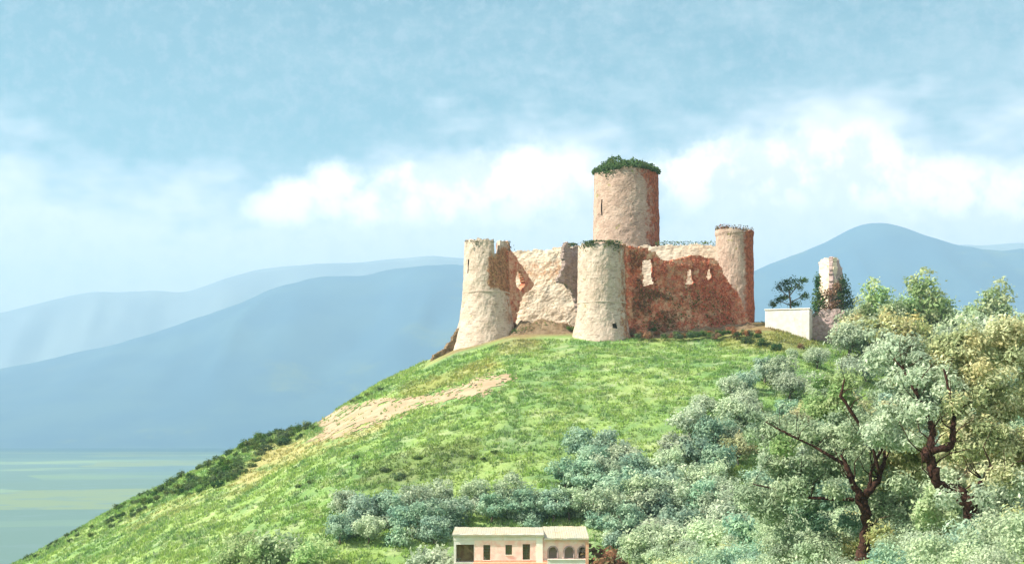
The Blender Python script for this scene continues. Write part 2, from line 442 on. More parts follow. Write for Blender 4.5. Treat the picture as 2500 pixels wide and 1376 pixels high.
def slab(name, parent, mat, u0, Y0, u1, Y1, poly, holes=(), thick=1.4, cell=.25, tint=None, rough=.35, seed=0, label=None):
    p0 = ((u0-U0)/F*Y0, Y0); p1 = ((u1-U0)/F*Y1, Y1)
    L = math.hypot(p1[0]-p0[0], p1[1]-p0[1]); d = ((p1[0]-p0[0])/L, (p1[1]-p0[1])/L); nrm = (d[1], -d[0])
    T, Z = plane_coords(p0, p1, [p[0] for p in poly], [p[1] for p in poly]); P = list(zip(T, Z))
    HP = []
    for h in holes:
        a, b_ = plane_coords(p0, p1, [p[0] for p in h], [p[1] for p in h]); HP.append(list(zip(a, b_)))
    t = np.arange(min(T)-.5, max(T)+.5+cell, cell); z = np.arange(min(Z)-.5, max(Z)+.5+cell, cell)
    TT, ZZ = np.meshgrid(t, z)
    ct = TT[:-1, :-1]+cell/2; cz = ZZ[:-1, :-1]+cell/2
    jt = ct+(fbm(ct*.9+seed, cz*.9, 3)-.5)*1.1; jz = cz+(fbm(ct*.9+31, cz*.9+seed, 3)-.5)*1.1
    K = inpoly(jt, jz, P)
    jt = ct+(fbm(ct*1.5+seed, cz*1.5, 2)-.5)*.5; jz = cz+(fbm(ct*1.5+31, cz*1.5+seed, 2)-.5)*.5
    for h in HP: K &= ~inpoly(jt, jz, h)
    jx = (np.random.default_rng(seed+5).random(TT.shape)-.5)*cell*.55
    dsp = (fbm(TT*.5+seed, ZZ*.5, 4)-.5)*rough*2.2+(fbm(TT*2+seed, ZZ*3, 2)-.5)*rough*.7
    Tt = TT+jx; Zt = ZZ+jx.T[:1, :1]*0+(np.random.default_rng(seed+6).random(TT.shape)-.5)*cell*.5
    n0 = TT.size
    Vf = np.stack([p0[0]+d[0]*Tt+nrm[0]*dsp, p0[1]+d[1]*Tt+nrm[1]*dsp, Zt], -1).reshape(-1, 3)
    Vb = np.stack([p0[0]+d[0]*Tt-nrm[0]*(thick+dsp*.5), p0[1]+d[1]*Tt-nrm[1]*(thick+dsp*.5), Zt], -1).reshape(-1, 3)
    idx = np.arange(n0).reshape(TT.shape)
    a, b_, c_, d_ = idx[:-1, :-1], idx[:-1, 1:], idx[1:, 1:], idx[1:, :-1]
    Fc = [np.stack([a, b_, c_, d_], -1)[K], np.stack([d_, c_, b_, a], -1)[K]+n0]
    Kp = np.pad(K, 1)
    for (e0, e1, sh) in ((a, b_, (0, 1)), (b_, c_, (1, 2)), (c_, d_, (2, 1)), (d_, a, (1, 0))):
        nb = Kp[sh[0]:sh[0]+K.shape[0], sh[1]:sh[1]+K.shape[1]]
        e = K & ~nb
        Fc.append(np.stack([e1[e], e0[e], e0[e]+n0, e1[e]+n0], -1))
    Fc = np.vstack(Fc)
    used, inv = np.unique(Fc, return_inverse=True)
    V = np.vstack([Vf, Vb])[used]
    tn = tint(TT, ZZ) if tint else np.zeros(TT.shape)
    ti = np.concatenate([tn.ravel(), tn.ravel()])[used]
    o = link(name, mesh_np(name, V, inv.reshape(-1, 4), False, tint=ti), mat, parent)
    if label: o['label'] = label
    return o, p0, p1, nrm

castle = empty('castle_ruin', at(1480, 822, 312), 'ruined stone castle with a tall round keep and broken red-brown walls on the hilltop', 'castle')

def flare(zc_, r0, top_r, zb, rb, p=1.6):
    def f(Z):
        Z = np.asarray(Z, float)
        up = r0+(top_r-r0)*np.clip((Z-zc_)/12., 0, 1)
        dn = r0+(rb-r0)*np.clip((zc_-Z)/(zc_-zb), 0, 1.3)**p
        return np.where(Z > zc_, up, dn)
    return f
# --- front tower
Y2 = 303; c2 = at(1470, 700, Y2); s2 = Y2/F
zt = at(0, 600, Y2).z; zs = at(0, 741, Y2).z; zb = at(0, 835, Y2).z
def r2(c): return np.full(np.shape(c), zt)+.25*np.sin(np.asarray(c)*7)
def ht2(th, z):
    return ((np.abs(th-(-math.pi/2+.37)) < .09) & (np.abs(z-at(0, 802, Y2).z) < .65))
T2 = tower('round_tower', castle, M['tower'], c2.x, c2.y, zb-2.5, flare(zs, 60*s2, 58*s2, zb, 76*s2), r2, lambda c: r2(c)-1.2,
           tint=lambda c, z: .75*sstep(.1, .95, c)+.25*sstep(-.9, -1, c)+.3*sstep(zt-1.4, zt, z), hole=ht2, seed=1,  # right side browned in the colour to deepen its shade
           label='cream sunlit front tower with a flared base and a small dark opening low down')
ring('string_course', T2, M['tower'], c2.x, c2.y, zs, 60.5*s2, .28, .07)
# --- left tower
Y1 = 313; c1 = at(1187, 700, Y1); s1 = Y1/F
zt1 = at(0, 590, Y1).z; zs1 = at(0, 716, Y1).z; zb1 = at(0, 850, Y1).z
R1 = 54*s1
def rim1(c):
    u = 1187+np.asarray(c)*54
    z = np.where(u < 1206, at(0, 590, Y1).z, np.where(u < 1221, at(0, 626, Y1).z, at(0, 594, Y1).z))
    return z
def ht1(th, z): return (np.abs(th-(-math.pi/2-.93)) < .05) & (np.abs(z-at(0, 657, Y1).z) < 1.5)
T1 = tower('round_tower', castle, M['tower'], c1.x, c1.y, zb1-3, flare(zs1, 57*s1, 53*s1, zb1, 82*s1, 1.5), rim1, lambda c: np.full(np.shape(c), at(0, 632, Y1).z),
           tint=lambda c, z: 1.0*sstep(-.15, .25, c)*sstep(zs1-1, zs1+2, z)*sstep(zt1-.5, zt1-5, z)+.6*sstep(.45, .9, c), hole=ht1, seed=4,  # right half: brick red with shade painted in
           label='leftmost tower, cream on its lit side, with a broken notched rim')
ring('string_course', T1, M['tower'], c1.x, c1.y, zs1, 57.4*s1, .28, .07)
slab('buttress', castle, M['rubble'], 1050, 309, 1125, 311, [(1052, 885), (1066, 862), (1088, 848), (1108, 822), (1120, 800), (1125, 890)], thick=2.2, seed=3, rough=.5)
# --- right tower
Y3 = 319; c3 = at(1793, 700, Y3); s3 = Y3/F
zt3 = at(0, 566, Y3).z
def rim3(c): return zt3-.45*np.asarray(c)-.25*np.sin(np.asarray(c)*5)
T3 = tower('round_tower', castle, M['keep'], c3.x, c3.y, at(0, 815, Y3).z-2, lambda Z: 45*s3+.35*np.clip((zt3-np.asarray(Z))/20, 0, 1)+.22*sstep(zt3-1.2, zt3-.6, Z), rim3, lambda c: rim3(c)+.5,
           tint=lambda c, z: 1.0*sstep(.0, .9, c)+.15, seed=7, label='slim right tower, rust red down its right side')  # rust red on the right also paints in the shaded side
# --- keep
Yk = 337; ck = at(1529, 600, Yk); sk = Yk/F
ztk = at(0, 424, Yk).z
def rimk(c): return ztk+.5*np.sin(np.asarray(c)*4+1)
def htk(th, z): return (np.abs(th-(-math.pi/2-.93)) < .035) & (np.abs(z-at(0, 515, Yk).z) < 2.0)
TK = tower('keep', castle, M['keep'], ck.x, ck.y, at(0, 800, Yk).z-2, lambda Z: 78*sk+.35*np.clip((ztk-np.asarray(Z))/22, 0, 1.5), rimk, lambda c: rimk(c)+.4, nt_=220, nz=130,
           tint=lambda c, z: .95*sstep(.1, 1.0, c)+.35*sstep(ztk-3.2, ztk-.5, z+1.5*c), hole=htk, seed=11, thick=1.8,  # right edge rust red, strengthened to darken the shaded side
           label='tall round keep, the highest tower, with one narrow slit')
# --- walls
HOLES = [[(1569, 632), (1595, 632), (1597, 676), (1604, 696), (1569, 698)],
         [(1683, 652), (1693, 656), (1699, 694), (1688, 692), (1674, 698), (1678, 672)],
         [(1729, 653), (1740, 655), (1742, 680), (1733, 688), (1724, 676)]]
FW = [(1518, 598), (1540, 602), (1580, 604), (1600, 618), (1615, 634), (1640, 637), (1660, 628), (1690, 624), (1720, 626), (1745, 634), (1758, 652), (1766, 668),
      (1785, 695), (1800, 712), (1812, 735), (1820, 770), (1838, 792), (1842, 850), (1518, 850)]
_, wp0, wp1, wn = slab('curtain_wall', castle, M['wall'], 1522, 301, 1842, 313, FW, HOLES, thick=1.3, seed=12,
     tint=lambda t, z: .35+.5*(fbm(t*.16+3, z*.13, 3)-.45), label='long shaded red-brown wall with three broken openings')
slab('curtain_wall', castle, M['inner'], 1562, 326.5, 1765, 325, [(1560, 601), (1620, 598), (1700, 597), (1765, 600), (1765, 830), (1560, 830)], thick=1.2, seed=14, rough=.15,
     label='pale sunlit inner wall seen above the broken front wall')
slab('curtain_wall', castle, M['inner'], 1240, 334, 1440, 330, [(1236, 640), (1252, 622), (1262, 611), (1300, 610), (1340, 608), (1368, 604), (1385, 600), (1440, 600), (1440, 830), (1236, 830)], thick=1.3, seed=15, rough=.25,
     tint=lambda t, z: .5*sstep(at(0, 695, 332).z-1, at(0, 668, 332).z, z)*sstep(at(0, 625, 332).z+1, at(0, 650, 332).z, z)+.22, label='pale back wall of the court between the two front towers')
slab('curtain_wall', castle, M['inner'], 1262, 329, 1412, 328, [(1264, 810), (1268, 768), (1282, 742), (1296, 712), (1312, 698), (1332, 700), (1350, 690), (1366, 684), (1384, 690), (1402, 700), (1412, 706), (1412, 815)],
     thick=2.2, seed=16, rough=.22, label='low rounded stump of pale wall in the breach')
slab('wall_fragment', castle, M['wall'], 1222, 313, 1304, 325, [(1222, 628), (1222, 594), (1232, 586), (1244, 590), (1250, 612), (1262, 630), (1284, 660), (1303, 692), (1300, 704), (1280, 716), (1272, 736), (1262, 770), (1256, 815), (1222, 820)],
     [[(1264, 660), (1274, 664), (1281, 692), (1271, 708), (1261, 700), (1260, 676)]], thick=1.0, seed=17, tint=lambda t, z: .25+.3*sstep(3.5, 1.5, t), label='torn brown wall stub with a small opening beside the leftmost tower')
slab('wall_fragment', castle, M['mauve_t'], 1355, 304.5, 1424, 310, [(1376, 604), (1380, 592), (1390, 590), (1393, 606), (1404, 602), (1420, 602), (1426, 780), (1412, 760), (1404, 730), (1396, 702), (1382, 694), (1368, 690), (1362, 676), (1372, 668), (1378, 650)],
     thick=.9, seed=18, tint=lambda t, z: t*0-.1, label='jagged grey wall stub with a spike hanging on the front tower')
# rubble bank in the breach and at the foot of the walls
def mound(name, u0, Y0, u1, Y1, h, w, mat, seed, parent=None, emb=1.0):
    p0 = at(u0, 800, Y0); p1 = at(u1, 800, Y1); L = math.hypot(p1.x-p0.x, p1.y-p0.y)
    d = ((p1.x-p0.x)/L, (p1.y-p0.y)/L); nrm = (d[1], -d[0])
    t = np.arange(0, L+.3, .3); s = np.arange(-w, w+.3, .3); TT, SS = np.meshgrid(t, s)
    X = p0.x+d[0]*TT+nrm[0]*SS; Y = p0.y+d[1]*TT+nrm[1]*SS
    prof = np.clip(1-(SS/w)**2, 0, 1)*np.clip(np.minimum(TT, L-TT)/2.5, 0, 1)
    Z = zterrain(X, Y)-.25+prof*h*(.55+.9*fbm(TT*.35+seed, SS*.35, 4))+(fbm(TT*1.6, SS*1.6+seed, 3)-.5)*.8*prof
    me = mesh_np(name, np.stack([X, Y, Z], -1).reshape(-1, 3), grid_faces(len(t), len(s)), False, tint=np.zeros(X.size))
    return link(name, me, mat, parent)
mound('rubble_bank', 1243, 311, 1402, 309, 2.5, 3.6, M['rubble'], 5, castle)
mound('rubble_bank', 1545, 301, 1850, 311, 1.3, 2.0, M['rubble'], 8, castle)

# ------------------------------------------------------------------ leaves
def leaf_geo(P, size, rg, colr, flat=0.0, aspect=.5, out_=None):
    """one diamond leaf spray at each point"""
    n = len(P)
    # leaves lie roughly facing up and outwards, as they do towards the light
    nn = rg.normal(size=(n, 3))*.62+np.array([0, 0, .45])
    if out_ is not None: nn = nn+out_*.9
    nn /= np.linalg.norm(nn, axis=1, keepdims=True)
    a = rg.normal(size=(n, 3))+np.array([0, 0, .6]); a -= (a*nn).sum(1, keepdims=True)*nn; a /= np.linalg.norm(a, axis=1, keepdims=True)
    b_ = np.cross(nn, a); b_ /= np.linalg.norm(b_, axis=1, keepdims=True)
    s = (size*rg.uniform(.6, 1.35, n))[:, None]
    V = np.stack([P-a*s, P+b_*s*aspect, P+a*s, P-b_*s*aspect], 1).reshape(-1, 3)
    Fc = np.arange(4*n).reshape(-1, 4)
    C = np.repeat(colr, 4, 0)
    return V, Fc, C
OUTD = [None]
def crown_pts(rg, n, r, clumps, cs, squash=.8, inner=.35):
    """points on the skins of many small clumps spread through an uneven crown; returns points and clump ids"""
    cd = rg.normal(size=(clumps, 3)); cd /= np.linalg.norm(cd, axis=1, keepdims=True)
    cr = rg.uniform(inner, 1, clumps)**.6
    C = cd*cr[:, None]*np.array(r)*(.85+.3*rg.random((clumps, 1)))
    k = rg.integers(0, clumps, n)
    d = rg.normal(size=(n, 3)); d /= np.linalg.norm(d, axis=1, keepdims=True)
    rad = cs*(.25+.75*rg.random(n)**.5+np.abs(rg.normal(0, .22, n))+np.where(rg.random(n) < .08, rg.random(n)*.9, 0))*(.7+.6*rg.random(clumps)[k])
    P = C[k]+d*rad[:, None]*np.array([1, 1, squash])
    P[:, 2] += np.where(rg.random(n) < .12, rg.random(n)*cs*.9, 0)        # stray upright shoots
    OUTD[0] = (C[k]/np.linalg.norm(np.array(r)))*1.1+d*.6
    return P, k
PALS = {
 'olive': [(.165, .215, .14), (.22, .265, .18), (.13, .17, .12), (.235, .275, .19)],
 'bluegreen': [(.105, .165, .12), (.145, .205, .15), (.075, .125, .10), (.175, .23, .16)],
 'gold': [(.21, .24, .115), (.26, .235, .11), (.15, .185, .09), (.27, .28, .16)],
 'palegreen': [(.20, .29, .13), (.26, .33, .17), (.15, .24, .11), (.3, .34, .2)],
 'dark': [(.035, .085, .03), (.06, .12, .035), (.025, .06, .035), (.09, .13, .04)],
 'shrub': [(.05, .10, .03), (.08, .14, .04), (.12, .15, .05), (.05, .09, .05)],
 'rust': [(.25, .10, .05), (.17, .10, .05), (.13, .14, .06), (.30, .16, .07)],
 'redivy': [(.30, .07, .04), (.36, .13, .05), (.20, .06, .045), (.32, .2, .08)],
}
GAIN = {'olive': 2.3, 'bluegreen': 2.55, 'gold': 2.1, 'palegreen': 1.6, 'shrub': 1.5, 'dark': 1.25, 'rust': 1.25, 'redivy': 1.9}
def palcol(rg, pal, k, n, jit=.12):
    p = np.array(PALS[pal]); w = rg.integers(0, len(p), k.max()+1 if len(k) else 1)
    base = p[w][k]; alt = p[rg.integers(0, len(p), n)]
    c = (base*.65+alt*.35)*GAIN.get(pal, 1.0)
    return c*(1+rg.normal(0, jit, (n, 1)))
def make_plant_mesh(name, seed, pal, r, n, clumps, cs, leaf, zc_, squash=.8, inner=.35):
    rg = np.random.default_rng(seed)
    P, k = crown_pts(rg, n, r, clumps, cs, squash, inner)
    P[:, 2] += zc_; q = P[:, 2] > .05; od = OUTD[0][q]
    P = P[q]; k = k[q]
    V, Fc, C = leaf_geo(P, leaf, rg, np.clip(palcol(rg, pal, k, len(P)), .01, 1), out_=od)
    me = mesh_np(name, V, Fc, False, C); me.materials.append(M['leaf']); return me
def make_trunk_mesh(name, seed, h, r0, spread, n=5, mat='barkpale'):
    random.seed(seed); mb = MB()
    top = Vector((random.uniform(-.2, .2)*h, random.uniform(-.1, .1)*h, h*.5))
    mb.tube([(0, 0, -.5), (0, 0, 0), top*.5+Vector((.1, 0, 0)), top], [r0*1.5, r0*1.15, r0*.9, r0*.8], 8, .1)
    for i in range(n):
        a = 2*math.pi*i/n+random.random(); e = Vector((math.cos(a)*spread, math.sin(a)*spread, h*random.uniform(.75, 1.15)))
        mid = (top+e)/2+Vector((math.cos(a)*.25, math.sin(a)*.25, -.1))*h*.2
        mb.tube([top*.9, mid, e], [r0*.6, r0*.38, r0*.12], 6, .1)
    me = bpy.data.meshes.new(name); me.from_pydata(mb.v, [], mb.f)
    for p in me.polygons: p.use_smooth = True
    me.materials.append(M[mat]); return me
class Kind:
    """a tree kind: crown and trunk meshes of about unit height 5 m"""
    def __init__(s, name, pal, var=3, h=5.2, r=(2.5, 2.5, 1.9), n=2600, clumps=34, cs=.75, leaf=.22, trunk=True, seed=0, zc_=None, inner=.35):
        s.name = name; s.h = h; s.r = r; s.v = []
        for i in range(var):
            cm = make_plant_mesh('crown', seed+i, pal, r, n, clumps, cs, leaf, zc_ if zc_ is not None else h*.6, inner=inner)
            tm = make_trunk_mesh('trunk', seed+i, h*.62, .17*h/5, r[0]*.5) if trunk else None
            s.v.append((cm, tm))
def plant(kind, loc, sc, label, cat, group=None, name=None, asp=1.0):
    cm, tm = random.choice(kind.v)
    rz = random.uniform(0, 6.28)
    if tm is None:
        o = bpy.data.objects.new(name or kind.name, cm); col.objects.link(o)
        o.location = loc; o.rotation_euler = (0, 0, rz); o.scale = (sc, sc, sc*asp); tag(o, label, cat, group); return o
    r_ = empty(name or kind.name, loc, label, cat, group)
    r_.rotation_euler = (0, 0, rz); r_.scale = (sc, sc, sc*asp)
    for nm, me_ in (('crown', cm), ('trunk', tm)):
        o = bpy.data.objects.new(nm, me_); col.objects.link(o); o.parent = r_
    return r_
K = {}
K['olive'] = Kind('olive_tree', 'olive', 4, seed=10)
K['blue'] = Kind('olive_tree', 'bluegreen', 3, seed=30)
K['gold'] = Kind('olive_tree', 'gold', 3, seed=50)
K['pale'] = Kind('poplar_tree', 'palegreen', 3, h=7, r=(1.5, 1.5, 3.0), n=2600, clumps=40, cs=.7, leaf=.2, seed=70, zc_=4.1, inner=.2)
K['shrub'] = Kind('shrub', 'shrub', 4, r=(1.5, 1.5, .9), n=900, clumps=16, cs=.5, leaf=.2, trunk=False, seed=90, zc_=.75)
K['dshrub'] = Kind('shrub', 'dark', 3, r=(1.4, 1.4, .8), n=900, clumps=14, cs=.5, leaf=.17, trunk=False, seed=110, zc_=.7)
K['rust'] = Kind('shrub', 'rust', 3, r=(1.4, 1.4, 1.0), n=900, clumps=14, cs=.5, leaf=.18, trunk=False, seed=130, zc_=.8)
K['paleshrub'] = Kind('shrub', 'palegreen', 3, r=(1.5, 1.5, 1.1), n=1200, clumps=18, cs=.55, leaf=.17, trunk=False, seed=150, zc_=.9)
K['bshrub'] = Kind('shrub', 'bluegreen', 3, r=(1.5, 1.5, 1.1), n=1200, clumps=18, cs=.6, leaf=.17, trunk=False, seed=190, zc_=.9)
K['oshrub'] = Kind('shrub', 'olive', 3, r=(1.5, 1.5, 1.1), n=1200, clumps=18, cs=.55, leaf=.17, trunk=False, seed=170, zc_=.9)

def put(kind, u, vtop, vbot, label, cat, group=None, Y=None, asp=1.0, full=None):
    """plant whose foot is seen at row vbot and top at row vtop of the photo"""
    if Y is None: p = hit(u, vbot)
    else:
        x = (u-U0)/F*Y; p = Vector((x, Y, ground(x, Y)))
    H = (V0-vtop)/F*p.y-p.z
    full = full or {'olive_tree': 5.4, 'poplar_tree': 7.4, 'shrub': 1.9}[K[kind].name]
    sc = max(.3, H/full)
    return plant(K[kind], p-Vector((0, 0, .1)), sc/asp if asp != 1 else sc, label, cat, group, asp=asp)

# --- shrub band along the left skyline
BAND = [(30, 1380), (330, 1208), (470, 1150), (560, 1100), (640, 1062), (700, 1040), (770, 1035), (790, 1050), (730, 1072), (650, 1105), (585, 1170), (500, 1202), (400, 1222), (330, 1262), (200, 1315), (70, 1376)]
rg = np.random.default_rng(5); cnt = 0
for u in np.arange(40, 792, 13.0):
    ys = [v for v in np.arange(1030, 1380, 12) if inpoly(np.array([u]), np.array([float(v)]), BAND)[0]]
    for v in ys:
        if rg.random() < .25: continue
        uu_, vv_ = u+rg.uniform(-8, 8), v+rg.uniform(-6, 6)
        p = hit(uu_, max(vv_, np.interp(uu_, sil_u, sil_v)+5))
        plant(K['dshrub'] if rg.random() < .45 else K['shrub'], p-Vector((0, 0, .3)), rg.uniform(.55, 1.05)*(.55+.45*min(1, max(0, (uu_-150)/350))),
              'low dark green shrub in the band of scrub along the left skyline of the hill', 'shrub', 'scrub along the left skyline of the hill'); cnt += 1
print('band', cnt)
for (u, v) in ((880, 972), (900, 962), (925, 950), (862, 978)):
    plant(K['shrub'], hit(u, v+4)-Vector((0, 0, .3)), .6, 'small bright green shrub above the wide bare part of the path', 'shrub', 'shrubs on the skyline above the path')

# --- olive trees on the near slope, told apart by where they stand
for (u, vt, vb, k) in ((1415, 1040, 1130, 'blue'), (1490, 1045, 1140, 'blue'), (1545, 1095, 1190, 'blue'), (1430, 1120, 1215, 'blue'), (1565, 1150, 1265, 'olive'), (1500, 1150, 1250, 'blue'), (1390, 1180, 1270, 'olive'), (1470, 1180, 1285, 'olive'), (1600, 1190, 1280, 'blue'), (1450, 1075, 1170, 'blue'), (1520, 1075, 1165, 'olive'), (1380, 1110, 1195, 'blue'), (1480, 1105, 1200, 'olive'), (1620, 1130, 1225, 'blue'), (1530, 1130, 1230, 'blue'), (1350, 1190, 1275, 'blue')):
    put(k, u, vt, vb, 'grey-blue olive tree in the cluster above the right end of the pink house', 'tree', 'olive trees above the right end of the pink house')
for (u, vt, vb, k) in ((1245, 1150, 1240, 'olive'), (1160, 1160, 1240, 'olive'), (1075, 1165, 1240, 'olive'), (1010, 1175, 1260, 'olive'), (950, 1190, 1280, 'blue'), (890, 1195, 1290, 'blue'), (840, 1190, 1260, 'olive'),
                       (1200, 1200, 1280, 'blue'), (1120, 1205, 1285, 'blue'), (1045, 1210, 1300, 'blue'), (985, 1225, 1310, 'blue'), (1275, 1190, 1270, 'blue'), (1340, 1185, 1265, 'blue'), (900, 1250, 1330, 'olive'), (830, 1250, 1330, 'blue'), (1060, 1250, 1330, 'blue')):
    put(k, u, vt, vb, 'dusty green olive tree in the row above and left of the pink house', 'tree', 'olive trees above and left of the pink house')
put('pale', 1308, 1185, 1272, 'slender pale green tree standing upright behind the pink house roof', 'tree', asp=1.5)
for (u, vt, vb) in ((620, 1305, 1372), (690, 1305, 1376), (650, 1325, 1385), (560, 1318, 1372), (760, 1320, 1385)):
    put('paleshrub', u, vt, vb, 'rounded pale green bush low on the grass at the bottom edge', 'bush', 'pale bushes low on the grass')
for (u, v, s) in ((1150, 1120, .5), (1210, 1110, .5), (1185, 1125, .45), (975, 1170, .7), (940, 1150, .6), (1020, 1120, .5), (870, 1120, .5), (760, 1180, .5), (730, 1190, .5)):
    plant(K['shrub'], hit(u, v)-Vector((0, 0, .2)), s, 'small dark shrub alone on the open grass slope', 'shrub', 'scattered shrubs on the open grass slope')

# --- the grove on the right slope
rg = np.random.default_rng(12); cnt = 0
for v in np.arange(905, 1385, 34.0):
    left = np.interp(v, [900, 960, 1050, 1150, 1250, 1380], [1960, 1800, 1700, 1650, 1600, 1500])
    for u in np.arange(left, 2620, 66.0):
        uu_ = u+rg.uniform(-26, 26); vv_ = v+rg.uniform(-12, 12)
        p = hit(uu_, vv_, y0=186)
        if p.y > 322 or rg.random() < .22: continue
        q = rg.random(); g = sstep(2050, 2400, uu_)*sstep(1250, 850, vv_)
        k = 'gold' if q < .15+.6*g else ('blue' if q > .72 else 'olive')
        lab = {'gold': 'yellowish olive tree in the grove climbing the right slope', 'blue': 'grey-blue olive tree in the grove climbing the right slope', 'olive': 'silvery green olive tree in the grove climbing the right slope'}[k]
        plant(K[k], p-Vector((0, 0, .2)), rg.uniform(.85, 1.25), lab, 'tree', 'olive grove climbing the right slope'); cnt += 1
print('grove', cnt)
# feathery light trees on the skyline at the right
for (u, vt, Y, lab) in ((2142, 668, 306, 'pale feathery tree just right of the small ruined tower'), (2255, 642, 304, 'tallest pale green tree on the right skyline, under the far peak'),
                        (2215, 700, 302, 'short pale tree leaning on the left of the tallest skyline tree'), (2300, 700, 303, 'short pale tree on the right of the tallest skyline tree'), (2430, 672, 300, 'bright green skyline tree nearest the right edge'),
                        (2375, 725, 301, 'small green tree left of the bright one near the right edge'), (2110, 720, 303, 'low pale tree at the foot of the small ruined tower'), (2180, 720, 300, 'low pale tree between the two feathery skyline trees')):
    put('pale', u, vt, 0, lab, 'tree', 'feathery trees on the right skyline', Y=Y, asp=1.15)
rg = np.random.default_rng(77)
for u in np.arange(2085, 2620, 34.0):
    for Y in (312, 300, 290):
        put('gold' if rg.random() < .45 else 'olive', u+rg.uniform(-14, 14), rg.uniform(745, 800)+(300-Y)*1.2, 0, 'yellow-green tree in the dense belt along the right skyline', 'tree', 'belt of trees along the right skyline', Y=Y)

# --- pale olives in front, right of the house (nearer than the house)
for (u, vt, Y, k) in ((1560, 1290, 160, 'olive'), (1640, 1270, 158, 'olive'), (1730, 1255, 150, 'olive'), (1820, 1240, 145, 'blue'), (1900, 1235, 140, 'olive'), (1680, 1310, 135, 'olive'), (1780, 1300, 130, 'olive'), (1600, 1335, 140, 'olive'), (1860, 1310, 125, 'blue'), (1990, 1250, 130, 'olive'), (1960, 1300, 115, 'olive'),
                      (2020, 1150, 128, 'olive'), (1920, 1150, 140, 'olive'), (2200, 1080, 120, 'gold'), (2420, 1000, 115, 'gold'), (2300, 1120, 112, 'olive'), (2120, 1090, 130, 'olive'), (2480, 1080, 108, 'gold')):
    put(k, u, vt, 0, 'pale olive tree in the nearer row right of the pink house', 'tree', 'nearer olive trees right of the pink house', Y=Y)

# ------------------------------------------------------------------ big near olive trees
def near_tree(label, limbs, blobs, base, pal, seed, leaf=.13, dens=135):
    b0 = limbs[0][0]; p = at(*b0[:3])
    t = empty('olive_tree', (p.x, p.y, ground(p.x, p.y)), label, 'tree', 'large olive trees in the right foreground')
    random.seed(seed); mb = MB()
    for limb in limbs:
        pts = [at(a, b_, c) for a, b_, c, _ in limb]; rad = [r_ for *_, r_ in limb]
        # finer, crooked
        P2, R2 = [], []
        for i in range(len(pts)-1):
            for k in range(4):
                s = k/4; q = pts[i].lerp(pts[i+1], s)+Vector([random.uniform(-1, 1)*rad[i]*.28 for _ in range(3)])
                P2.append(q); R2.append((rad[i]*(1-s)+rad[i+1]*s)*random.uniform(.85, 1.2))
        P2.append(pts[-1]); R2.append(rad[-1])
        mb.tube(P2, R2, 10, .12)
    foot = Vector((p.x, p.y, ground(p.x, p.y)-.5)); mb.tube([foot, p.lerp(foot, .5), p+Vector((0, 0, .1))], [limbs[0][0][3]*1.7, limbs[0][0][3]*1.25, limbs[0][0][3]], 10, .12)
    # fine bare twigs reaching out through the foliage
    joints = [(q, i) for i, limb in enumerate(limbs) for q in limb[1:]]
    for _ in range(34):
        (u, v, Y, rr0), i = random.choice(joints)
        a = random.uniform(-2.6, -.5); L = random.uniform(45, 120); p0 = at(u, v, Y); y2 = Y-random.uniform(.1, 1.3)
        p1 = at(u+math.cos(a)*L*.5+random.uniform(-9, 9), v+math.sin(a)*L*.5, (Y+y2)/2); p2 = at(u+math.cos(a+.25)*L, v+math.sin(a+.25)*L, y2)
        w0 = min(rr0*.5, .05); mb.tube([p0, p0.lerp(p1, .5)+Vector((random.uniform(-.08, .08), 0, random.uniform(-.08, .08))), p1, p2], [w0, w0*.8, w0*.6, w0*.25], 5)
    mb.build('trunk', M['bark'], t, True)
    rg = np.random.default_rng(seed); PP = []; CC = []; OO = []
    for (u, v, Y, ru, rv, rd, pl) in blobs:
        r = np.array([ru/F*Y, rd, rv/F*Y]); n = int(dens*4*(r[0]*r[2]+r[0]*r[1]))
        Pn, k = crown_pts(rg, n, r*.85, max(8, int(5*r[0]*r[2])), .5, .8, .2)
        c0 = at(u, v, Y); Pn += np.array(c0)
        PP.append(Pn); CC.append(palcol(rg, pl, k, n)); OO.append(OUTD[0])
    PP = np.vstack(PP); CC = np.clip(np.vstack(CC), .01, 1)
    ok = PP[:, 2] > zterrain(PP[:, 0], PP[:, 1])
    V, Fc, C = leaf_geo(PP[ok], leaf, rg, CC[ok], aspect=.42, out_=np.vstack(OO)[ok])
    link('crown', mesh_np('crown', V, Fc, False, C), M['leaf'], t)
    return t
